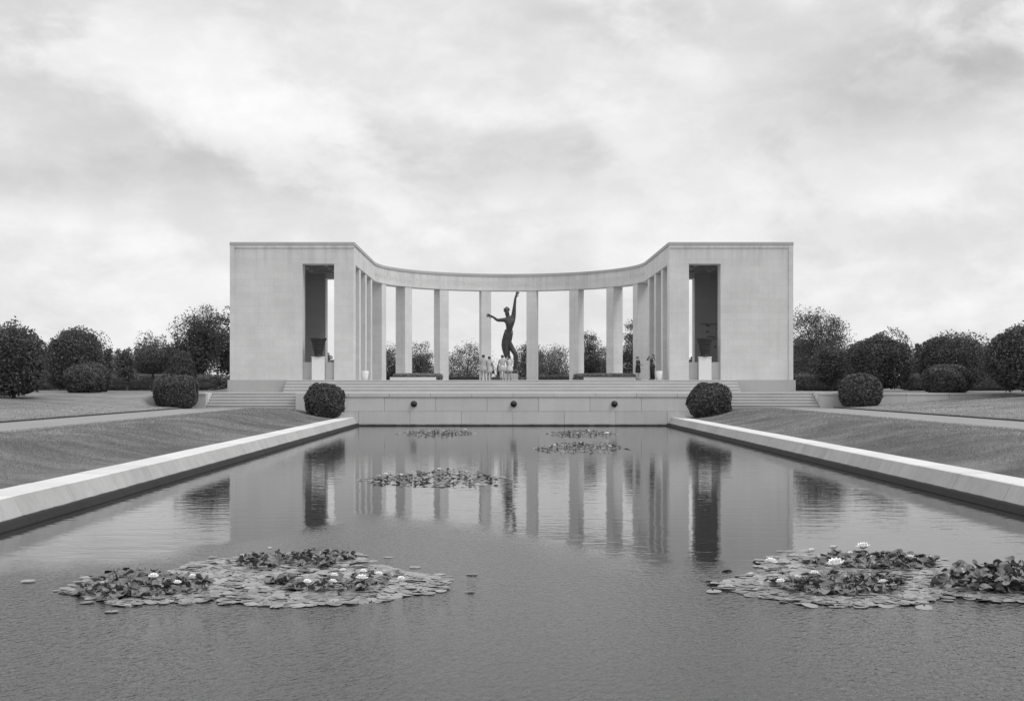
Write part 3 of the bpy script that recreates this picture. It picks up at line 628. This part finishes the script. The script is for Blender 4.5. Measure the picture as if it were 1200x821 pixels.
def clipped(c, r, n, size, seed, amp=.05, flat_bottom=-.75, depth=.16, power=2.3, f=3.0):
    d = rng.normal(size=(n, 3)); d /= np.linalg.norm(d, axis=1)[:, None]
    sup = (np.abs(d) ** power).sum(1) ** (-1 / power)         # slightly squared, as shears leave it
    rad = sup * bumpy(d, amp, seed, f) * (1 - depth * rng.random(n) ** 1.6)
    p = d * rad[:, None]; p[:, 2] = np.maximum(p[:, 2], flat_bottom + rng.uniform(0, .05, n))
    return np.array(c) + p * np.array(r), d
def core_mesh(c, r, k=.82, fb=-.75, power=2.3):
    bm = bmesh.new(); bmesh.ops.create_icosphere(bm, subdivisions=3, radius=1)
    v = []; 
    for q in bm.verts:
        d = np.array(q.co); s = (np.abs(d) ** power).sum() ** (-1 / power); p = d * s * k; p[2] = max(p[2], fb + .03); v.append(np.array(c) + p * np.array(r))
    f = [[w.index for w in q.verts] for q in bm.faces]; bm.free(); return np.array(v), f
def make_mesh(name, quads, cores):
    me_v = [quads]; faces = [tuple(range(4*i, 4*i+4)) for i in range(len(quads)//4)]; off = len(quads)
    for v, f in cores: faces += [tuple(i + off for i in q) for q in f]; me_v.append(v); off += len(v)
    me = bpy.data.meshes.new(name); me.from_pydata(np.concatenate(me_v).tolist(), [], faces); return me
def bush(x, y, z, w, h, label, seed, n=9000, size=.075, group='clipped round bushes by the terrace', mat='leaf_dark', power=2.3, fb=-.75, amp=.075):
    root = empty('bush', (x, y, z)); tag(root, label, 'bush', group)
    r = (w/2, w/2, h / (1 - fb)); c = (0, 0, -fb * r[2])
    p, d = clipped(c, r, n, size, seed, amp, fb, .13, power)
    link('foliage', make_mesh('foliage', leaves(p, size, nrm=d), [core_mesh(c, r, .86, fb, power)]), M[mat], root)
    b = MB(); b.tube([(0, 0, -.15), (0, 0, h * .4)], [.09, .06], 8); b.build('stem', M['bark'], root); return root
def clump_pts(cs, n, spread, seed):
    k = rng.integers(0, len(cs), n); g = rng.normal(size=(n, 3)); g /= np.linalg.norm(g, axis=1)[:, None]
    rr = rng.random(n) ** .45
    return cs[k, :3] + g * (rr * cs[k, 3] * 1.0)[:, None] * np.array([1, 1, .8]), g
def tree(x, y, z, w, h, label, seed, kind='round', n=9000, leaf=.09, mat='leaf_mid', trunk=.1, clumps=42, cs=.27, group='trees round the memorial', name='tree', amp=.16):
    root = empty(name, (x, y, z)); tag(root, label, 'tree', group); r = np.random.default_rng(seed)
    zc0 = h * trunk; ch = h - zc0; c = np.array([0, 0, zc0 + ch/2]); rx = np.array([w/2, w/2, ch/2]); cores = []
    if kind == 'clipped':       # sheared crown: leaves on and just inside a bumpy skin, soft shoots breaking it
        p, d = clipped(c, rx * .97, int(n * .75), leaf, seed, amp, -1, .25, 2.8, 2.4); q, d2 = clipped(c, rx * 1.0, n - len(p), leaf, seed + 1, amp * 1.3, -1, .2, 2.8, 2.4); sh = rng.random(len(q)) < .3; q[sh] += (d2[sh] * .03 + [0, 0, .015]) * h * rng.random((sh.sum(), 1)) ** 1.5
        p = np.concatenate([p, q]); g = np.concatenate([d, d2]); cores = [core_mesh(c, rx, .68, -1, 2.8)]; pc = c + d[:9] * rx * .7
        lf = leaves(p, leaf, nrm=g * .6)
    else:
        d = r.normal(size=(clumps, 3)); d /= np.linalg.norm(d, axis=1)[:, None]
        if kind == 'cone':
            t = np.linspace(0, .93, clumps); a = np.arange(clumps) * 2.4; q = (1 - t) ** .8 * .62 * (.5 + .5 * r.random(clumps)); pc = np.stack([q*np.cos(a)*w/2, q*np.sin(a)*w/2, zc0 + t*ch], 1)
            size = w * .34 * (.3 + .7 * (1 - t))
        else:
            rad = .35 + .5 * r.random(clumps) ** .5
            pc = c + d * (rad * bumpy(d, amp, seed, 2.2))[:, None] * rx; size = w * cs * r.uniform(.5, 1.15, clumps)
        cl = np.concatenate([pc, size[:, None]], 1); nf = int(n * .45)
        p, g = clump_pts(cl, n - nf, 1, seed)
        f = rng.normal(size=(nf, 3)); f /= np.linalg.norm(f, axis=1)[:, None]
        low = rng.random((nf, 1)) ** .5
        if kind == 'cone': tt = rng.random(nf) ** 1.4; aa = rng.uniform(0, 6.28, nf); rr = (1 - tt) * w * .36 * np.sqrt(rng.random(nf)); f = np.stack([rr*np.cos(aa), rr*np.sin(aa), zc0 + tt*ch*.95], 1)
        else: f = c + f * low * rx * .72 - np.array([0, 0, ch * .12])
        p = np.concatenate([p, f])
        sx = np.percentile(np.abs(p[:, :2]), 99.3); zt = np.percentile(p[:, 2], 99.6)
        k = (w/2) / sx; p[:, :2] *= k; pc[:, :2] *= k; kz = (h - leaf) / zt; p[:, 2] *= kz; pc[:, 2] *= kz
        lf = leaves(p, leaf)
    o_ = len(lf)
    link('crown', make_mesh('crown', lf, cores), M[mat], root)
    b = MB(); tr = .022 * h + .03; b.tube([(0, 0, -.3), (.03*w, 0, zc0*.6), (0, .02, zc0 + ch*.25), (.03*w, 0, zc0 + ch*.6)], [tr*1.3, tr, tr*.75, tr*.35], 10)
    for k in range(min(9, len(pc))):
        q = Vector(pc[k]); s_ = Vector((0, 0, max(.1, min(q.z - .1, zc0 + ch * r.uniform(0, .35))))); b.tube([s_, s_.lerp(q, .5) + Vector((0, 0, .04*h)), q], [tr*.5, tr*.32, tr*.12], 6)
    b.build('trunk', M['bark'], root, True); return root
def gz(x, y): return zground(x, y)
def at(px, Y): return PX(px, Y), Y
def put(fn, px0, px1, top, base, Y, label, seed, **kw):
    w = (px1 - px0) * Y / F; x = PX((px0 + px1)/2, Y); z = EYE - (base - VPY) * Y / F; zg = gz(x, Y) if Y > 72.3 or abs(x) > 14 else None
    zt = EYE - (top - VPY) * Y / F; z0 = zg if zg is not None else z
    return fn(x, Y, z0, w, zt - z0, label, seed, **kw)

# clipped bushes
x = PX(380.5, 70.2); bush(x, 70.2, .60, 2.28, 1.98, 'round dark bush against the left end of the pool wall', 3, fb=-.8)
x = PX(831.5, 70.0); bush(x, 70.0, .58, 2.52, 2.05, 'larger round dark bush against the right end of the pool wall', 4, fb=-.8, n=10500)
put(bush, 182, 231, 440, 477, 70.6, 'squat square clipped bush beside the left stairs', 5, power=3.6, fb=-.9, n=9500)
put(bush, 76, 121, 427, 466, 74.5, 'rounded bush on the left lawn in front of a clipped tree', 6)
put(bush, 90, 128, 424, 462, 79, 'rounded bush half hidden behind another on the left lawn', 16)
put(bush, 985, 1032, 437, 475, 70.8, 'round bush beside the right stairs', 7)
put(bush, 1082, 1137, 427, 466, 73.2, 'wide rounded bush on the right lawn', 8, n=10500)
put(bush, 200, 229, 412, 458, 82, 'tall egg shaped clipped bush behind the squat one', 9, group='clipped round bushes by the terrace', amp=.06)
# left trees
put(tree, -22, 50, 384, 467, 67, 'dense clipped tree at the left edge of the lawn', 21, n=22000, leaf=.078, mat='leaf_dark', trunk=.04, clumps=60, cs=.24, amp=.17, kind='clipped')
put(tree, 56, 122, 389, 460, 86, 'broad dense clipped tree behind the round bushes on the left', 22, n=22000, leaf=.078, mat='leaf_dark', trunk=.04, clumps=60, cs=.23, amp=.17, kind='clipped')
put(tree, 116, 140, 408, 458, 100, 'narrow tree between the broad tree and the topiary on the left', 23, kind='cone', n=3500, clumps=26, cs=.38, trunk=.1)
put(tree, 134, 162, 408, 458, 96, 'pale bushy tree left of the topiary tree', 24, n=4500, mat='leaf_far', trunk=.1, clumps=26)
put(tree, 160, 197, 409, 459, 84, 'small topiary tree with flat crown on a bare trunk', 25, n=6500, leaf=.07, trunk=.42, amp=.12, kind='clipped', clumps=40, cs=.25, mat='leaf_mid')
put(tree, 156, 196, 396, 456, 112, 'uneven tree showing above the topiary on the left', 26, n=6000, trunk=.06, kind='clipped', amp=.35, mat='leaf_mid')
put(tree, 186, 216, 391, 456, 108, 'mid sized tree against the large tree left of the memorial', 27, n=4500, trunk=.12, clumps=30)
put(tree, 204, 268, 360, 456, 102, 'large dark loose crowned tree left of the memorial', 28, n=22000, leaf=.082, mat='leaf_dark', trunk=.12, clumps=80, cs=.2, amp=.25)
put(tree, 242, 300, 364, 456, 106, 'large dark tree partly hidden by the left pavilion', 29, n=11000, leaf=.10, mat='leaf_dark', trunk=.12, clumps=50, cs=.2, amp=.25)
put(tree, 36, 66, 408, 458, 104, 'low dark tree in the gap between the two clipped trees', 30, n=4500, trunk=.1, clumps=24, mat='leaf_dark')
# right trees
put(tree, 922, 1000, 363, 456, 100, 'airy loose tree right of the memorial', 41, n=20000, leaf=.075, mat='leaf_mid', trunk=.08, clumps=70, cs=.19, amp=.22)
put(tree, 950, 996, 404, 457, 90, 'dark low tree between the airy tree and the clipped tree', 42, n=9000, mat='leaf_dark', trunk=.08, clumps=36, leaf=.08)
put(tree, 993, 1066, 393, 460, 86, 'broad clipped tree behind the bush at the right stairs', 43, n=22000, leaf=.078, mat='leaf_dark', trunk=.04, clumps=60, cs=.23, amp=.17, kind='clipped')
put(tree, 1064, 1088, 402, 458, 104, 'small pointed tree between two clipped trees on the right', 44, kind='cone', n=3500, clumps=26, cs=.36, trunk=.1)
put(tree, 1078, 1155, 391, 459, 84, 'broad dark clipped tree behind the wide bush on the right', 45, n=22000, leaf=.078, mat='leaf_dark', trunk=.04, clumps=60, cs=.22, amp=.17, kind='clipped')
put(tree, 1160, 1245, 382, 464, 70, 'dense tree at the right edge of the lawn', 46, n=22000, leaf=.078, mat='leaf_dark', trunk=.04, clumps=64, cs=.22, amp=.17, kind='clipped')
put(tree, 1140, 1172, 404, 458, 108, 'pale low tree in the gap by the right edge', 47, n=5000, mat='leaf_far', trunk=.1, clumps=26)
# further trees that close the skyline on both sides
for i, (a, b_, top, Y, lab) in enumerate(((-20, 40, 412, 128, 'far tree behind the dense tree at the left edge'), (30, 80, 416, 132, 'far low tree between the clipped trees on the left'), (104, 150, 413, 126, 'far dark tree behind the narrow tree on the left'), (140, 190, 419, 134, 'far pale tree behind the flat crowned topiary'), (180, 236, 408, 124, 'far tree between the topiary and the large dark tree'),
    (915, 960, 396, 122, 'far tree just beyond the right pavilion corner'), (970, 1020, 411, 128, 'far tree between the airy tree and the broad clipped tree'), (1046, 1100, 409, 126, 'far tree behind the small pointed tree on the right'), (1130, 1180, 411, 130, 'far tree in the gap near the right edge'), (1170, 1225, 408, 124, 'far tree behind the dense tree at the right edge'))):
    put(tree, a, b_, top, 454, Y, lab, 90 + i, n=13000, leaf=.075, mat='leaf_mid', trunk=.03, clumps=50, cs=.22, amp=.2, group='far trees on the skyline')
# trees seen through the colonnade
for i, (a, b_, top, Y, lab, mt) in enumerate((
    (434, 482, 404, 124, 'dark tree seen between the first two columns on the left', 'leaf_mid'), (470, 516, 402, 121, 'pointed dark tree seen left of the statue behind the colonnade', 'leaf_mid'),
    (512, 580, 403, 117, 'wide pale tree behind the colonnade just left of the statue', 'leaf_far'), (578, 590, 427, 126, 'tiny conifer visible behind the statue base', 'leaf_mid'),
    (600, 640, 402, 122, 'narrow tree rising beside the column right of the statue', 'leaf_mid'), (618, 678, 405, 117, 'wide pale tree behind the colonnade just right of the statue', 'leaf_far'),
    (672, 708, 390, 120, 'taller dark tree behind the second column right of the statue', 'leaf_mid'), (690, 730, 407, 128, 'low pale tree behind the right half of the colonnade', 'leaf_far'),
    (722, 762, 378, 118, 'tall dark tree filling the last wide gap on the right', 'leaf_mid'), (800, 824, 418, 120, 'small dark tree glimpsed through the right loggia', 'leaf_mid'), (374, 398, 414, 120, 'small dark tree glimpsed through the left loggia', 'leaf_mid'))):
    put(tree, a, b_, top, 452, Y, lab, 60 + i, n=16000 if b_ - a > 15 else 2500, leaf=.072, mat=mt, trunk=.04, clumps=70, cs=.22, amp=.14, kind='cone' if b_ - a < 15 else 'round', group='trees behind the colonnade')
# hedges
def hedge(px0, px1, y0, y1, top, z0, label, n, seed, size=.06, mat='leaf_dark'):
    Y = (y0 + y1)/2; xa, xb = PX(px0, Y), PX(px1, Y); zt = EYE - (top - VPY) * Y / F
    root = empty('hedge', ((xa + xb)/2, Y, z0)); tag(root, label, 'hedge', 'low clipped hedges')
    hx, hy, hz = (xb - xa)/2, (y1 - y0)/2, (zt - z0)/2
    p, d = clipped((0, 0, hz), (hx, hy, hz), n, size, seed, .03, -1, .12, 7)
    link('foliage', make_mesh('foliage', leaves(p, size, nrm=d), [core_mesh((0, 0, hz), (hx, hy, hz), .9, -1, 7)]), M[mat], root)
hedge(461, 519, 94.6, 95.8, 437.5, 2.79, 'clipped hedge inside the court on the left behind a white kerb', 7000, 71, mat='leaf_hedge')
hedge(672, 745, 94.6, 95.8, 437.5, 2.79, 'clipped hedge inside the court on the right behind a white kerb', 8000, 72, mat='leaf_hedge')
hedge(516, 572, 107, 108.2, 440.5, 2.79, 'low hedge behind the columns just left of the statue', 5000, 73, mat='leaf_mid')
hedge(619, 672, 107, 108.2, 439.5, 2.79, 'low hedge behind the columns just right of the statue', 5000, 74, mat='leaf_mid')
hedge(572, 619, 110, 111.2, 441.5, 1.985, 'low hedge directly behind the statue', 5000, 75)
hedge(925, 1000, 93, 94.5, 437, 1.985, 'dark boundary hedge right of the memorial', 7000, 76)
hedge(1055, 1200, 94, 95.5, 437, 1.985, 'long boundary hedge behind the trees on the right', 14000, 77, mat='leaf_mid')
hedge(30, 270, 98, 99.5, 438, 1.985, 'long boundary hedge behind the trees on the left', 16000, 78, mat='leaf_mid')
for a, b_, lab in ((457, 511, 'low white kerb in front of the left court hedge'), (684, 745, 'low white kerb in front of the right court hedge')):
    b = MB(); xa, xb = PX(a, 94.3), PX(b_, 94.3); b.box(-(xb-xa)/2, (xb-xa)/2, -.12, .12, 0, .26, .015); o = b.build('kerb', M['white_stone'], loc=((xa+xb)/2, 94.3, 2.783)); tag(o, lab, 'kerb', 'white kerbs in the court')

# ------------------------------------------------------------------ water lilies
def pad_mesh(name, cup, curl, seed, n=16):
    r = np.random.default_rng(seed); v = [(0, 0, 0)]
    for ring, rr in ((0, .55), (1, 1.0)):
        for k in range(n + 1):
            a = .16 + (2*math.pi - .32) * k / n; q = rr * (1 + .07*math.sin(3*a + seed) + .03*math.sin(7*a + 2*seed))
            z = cup * rr * rr + curl * rr * rr * math.cos(2*a + seed) + (.03*math.sin(5*a) * ring if cup else 0)
            v.append((q*math.cos(a), q*math.sin(a), z))
    f = [(0, 1 + k, 2 + k) for k in range(n)] + [(1 + k, 2 + n + k, 3 + n + k, 2 + k) for k in range(n)]
    me = bpy.data.meshes.new(name); me.from_pydata(v, [], f); me.polygons.foreach_set('use_smooth', [True]*len(f)); return me
FL = [pad_mesh('lily_pad', .0, .012, i) for i in range(3)]; UP = [pad_mesh('lily_pad', .28, .30, i + 5) for i in range(4)]
for m_ in FL: m_.materials.append(M['pad'])
for m_ in UP: m_.materials.append(M['pad_up'])
def flower_mesh():
    v = []; f = []
    for whorl, (cnt, tilt, ln) in enumerate(((9, .45, 1.0), (9, .85, .95), (7, 1.2, .8))):
        for k in range(cnt):
            a = 2*math.pi*k/cnt + whorl*.35; o = len(v)
            for s_, w in ((0.08, .08), (.45, .24), (.78, .2), (1.0, .0)):
                rr = s_*ln*math.cos(tilt); z = s_*ln*math.sin(tilt) + .1*s_*s_
                for sg in ((-1, 1) if w else (0,)): v.append((rr*math.cos(a) - sg*w*math.sin(a), rr*math.sin(a) + sg*w*math.cos(a), z + (.05 if sg else 0)))
            f += [(o, o+1, o+3, o+2), (o+2, o+3, o+5, o+4), (o+4, o+5, o+6)]
    me = bpy.data.meshes.new('flower'); me.from_pydata(v, [], f); me.materials.append(M['petal']); return me
FLW = flower_mesh()
def inside(p, poly):
    c = False; n = len(poly)
    for i in range(n):
        (x1, y1), (x2, y2) = poly[i], poly[(i+1) % n]
        if (y1 > p[1]) != (y2 > p[1]) and p[0] < (x2-x1)*(p[1]-y1)/(y2-y1) + x1: c = not c
    return c
def patch(label, outline, mounds, flowers, nflat, nup, seed, stuff=False, rs=(.06, .10), mounds_h=.035, upk=.72, tk=.62):
    r = random.Random(seed); poly = [onwater(*q) for q in outline]
    cx = sum(q[0] for q in poly)/len(poly); cy = sum(q[1] for q in poly)/len(poly)
    root = empty('water_lily_patch', (cx, cy, 0)); tag(root, label, 'water lilies', 'water lily patches on the pool')
    x0, x1 = min(q[0] for q in poly), max(q[0] for q in poly); y0, y1 = min(q[1] for q in poly), max(q[1] for q in poly)
    items = []; tries = 0; placed = []
    while sum(1 for q in items if q[0] == 0) < nflat and tries < 60000:
        tries += 1; p = (r.uniform(x0, x1), r.uniform(y0, y1))
        if not inside(p, poly): continue
        if r.random() < .06: p = (p[0] + r.gauss(0, .22), p[1] + r.gauss(0, .2))
        s_ = r.uniform(*rs)
        if any((p[0]-q[0])**2 + (p[1]-q[1])**2 < (.50*(s_+q[2]))**2 for q in placed): 
            if r.random() < .96: continue
        placed.append((p[0], p[1], s_))
        items.append((0, p[0], p[1], .006 + r.uniform(0, .012), (r.gauss(0, .06), r.gauss(0, .06), r.uniform(0, 6.28)), s_))
    mw = []
    for m in mounds:
        mp = [onwater(*q) for q in m]; mw.append((mp, min(q[0] for q in mp), max(q[0] for q in mp), min(q[1] for q in mp), max(q[1] for q in mp)))
    ars = [(q[2]-q[1])*(q[4]-q[3]) for q in mw]
    for k in range(nup):
        mp = r.choices(mw, ars)[0]
        for _ in range(200):
            p = (r.uniform(mp[1], mp[2]), r.uniform(mp[3], mp[4]))
            if inside(p, mp[0]): break
        t = r.uniform(.08, .6) if r.random() < .87 else r.uniform(.8, 1.3)
        t *= tk
        items.append((1, p[0], p[1], .025 + r.random()**1.4 * mounds_h, (t*r.choice((-1, -1, 1)), r.gauss(0, .4) * tk, r.uniform(0, 6.28)), r.uniform(*rs)*upk))
    if not stuff:
        items = items[:300] if len(items) <= 300 else items
        far = sorted(items, key=lambda q: q[2]); keep, rest = far[:300], far[300:]
    else: keep, rest = [], items
    for k, (up, x_, y_, z_, rot, s_) in enumerate(keep):
        o = bpy.data.objects.new('lily_pad', r.choice(UP if up else FL)); COL.objects.link(o); o.parent = root
        o.location = (x_ - cx, y_ - cy, z_); o.rotation_euler = rot; o.scale = (s_, s_ * r.uniform(.85, 1), s_)
    for up in (0, 1):
        sel = [q for q in rest if q[0] == up]
        if not sel: continue
        vv = []; ff = []; off = 0
        for (_, x_, y_, z_, rot, s_) in sel:
            from mathutils import Euler
            me = r.choice(UP if up else FL); mt = Euler(rot).to_matrix()
            for q in me.vertices: w = mt @ (q.co * s_); vv.append((w.x + x_ - cx, w.y + y_ - cy, w.z + z_))
            ff += [tuple(i + off for i in q.vertices) for q in me.polygons]; off += len(me.vertices)
        me = bpy.data.meshes.new('lily_pad_mass'); me.from_pydata(vv, [], ff); o = link('lily_pad_mass', me, M['pad_up' if up else 'pad'], root, smooth=True); o['kind'] = 'stuff'
    for (fx, fy, fw) in flowers:
        X_, Y_ = onwater(fx, fy + 3); o = bpy.data.objects.new('flower', FLW); COL.objects.link(o); o.parent = root
        sc_ = fw * Y_ / F / 2 * 1.25; o.location = (X_ - cx, Y_ - cy, r.uniform(.085, .11) if not stuff else .085); o.scale = (sc_,) * 3; o.rotation_euler = (r.uniform(-.2, .2), r.uniform(-.2, .2), r.uniform(0, 6))
    return root
patch('large patch of lily pads with five white flowers in the left foreground',
      [(68, 692), (100, 680), (200, 672), (225, 660), (262, 655), (300, 648), (420, 648), (432, 656), (400, 664), (440, 662), (470, 668), (525, 678), (520, 690), (440, 706), (330, 712), (250, 704), (140, 710), (110, 702)],
      [[(90, 688), (135, 671), (200, 673), (248, 683), (240, 696), (190, 699), (130, 704), (95, 698)], [(255, 660), (300, 652), (380, 647), (425, 655), (380, 666), (290, 668)], [(368, 684), (395, 674), (455, 678), (452, 692), (390, 696), (350, 692)], [(310, 682), (345, 678), (370, 688), (340, 694)]],
      [(180, 683, 12), (226, 682, 7), (198, 677, 5), (316, 649, 7), (392, 681, 9), (390, 689, 10), (424, 688, 15), (426, 678, 9), (444, 679, 9), (360, 690, 10), (208, 690, 9), (470, 686, 9), (120, 690, 8), (402, 676, 9)], 1300, 460, 1)
patch('lily patch with many white flowers in the right foreground',
      [(832, 684), (880, 676), (900, 664), (880, 656), (920, 650), (1000, 648), (1080, 654), (1110, 664), (1100, 676), (1120, 690), (1080, 708), (1000, 712), (920, 704), (870, 696)],
      [[(940, 662), (970, 650), (1040, 650), (1100, 658), (1090, 668), (1000, 668)], [(895, 684), (960, 676), (1060, 678), (1052, 696), (960, 700), (905, 692)]],
      [(903, 667, 14), (951, 653, 11), (977, 648, 11), (996, 656, 11), (1012, 649, 16), (980, 670, 20), (955, 680, 11), (934, 687, 13), (1067, 660, 12), (915, 690, 11), (1035, 690, 11), (880, 682, 10)], 1150, 420, 2)
patch('dense heap of dark raised lily leaves at the right edge of the pool',
      [(1078, 686), (1110, 678), (1150, 668), (1215, 664), (1240, 690), (1200, 706), (1150, 704), (1100, 696)],
      [[(1092, 686), (1130, 672), (1180, 666), (1235, 668), (1235, 692), (1170, 698), (1110, 692)]], [], 300, 330, 3, mounds_h=.12, upk=.9, tk=.85)
patch('mid distance lily patch left of centre on the pool', [(405, 564), (450, 556), (500, 551), (560, 552), (600, 561), (570, 569), (530, 572), (450, 567)],
      [[(425, 563), (470, 556), (530, 551), (580, 559), (585, 567), (530, 570), (450, 566)]], [(452, 557, 5), (470, 558, 5), (483, 555, 4), (515, 551, 5), (547, 555, 5), (535, 558, 6), (580, 560, 5)], 270, 190, 4, True, mounds_h=.045, rs=(.05, .085), tk=.55)
patch('far lily patch right of centre, the nearer of two', [(618, 526), (650, 521), (700, 519), (745, 526), (700, 530), (650, 530)],
      [[(628, 526), (660, 520), (700, 519), (733, 525), (700, 530), (645, 529)]], [(650, 522, 4), (681, 519, 4), (715, 523, 4)], 180, 150, 5, True, mounds_h=.045, rs=(.05, .085), tk=.55)
patch('far lily patch close to the wall on the left', [(463, 508), (490, 504), (540, 504), (562, 508), (520, 511), (485, 511)],
      [[(470, 508), (495, 504), (540, 504), (555, 508), (520, 511), (485, 511)]], [(503, 505, 4), (545, 503, 4), (520, 504, 3)], 180, 190, 6, True, mounds_h=.045, rs=(.05, .085), tk=.55)
patch('far lily patch close to the wall on the right', [(636, 508), (665, 504), (700, 504), (730, 508), (700, 511), (660, 511)],
      [[(645, 508), (670, 504), (700, 504), (722, 508), (700, 511), (662, 511)]], [(677, 508, 5), (711, 508, 6), (690, 504, 3)], 180, 170, 7, True, mounds_h=.045, rs=(.05, .085), tk=.55)
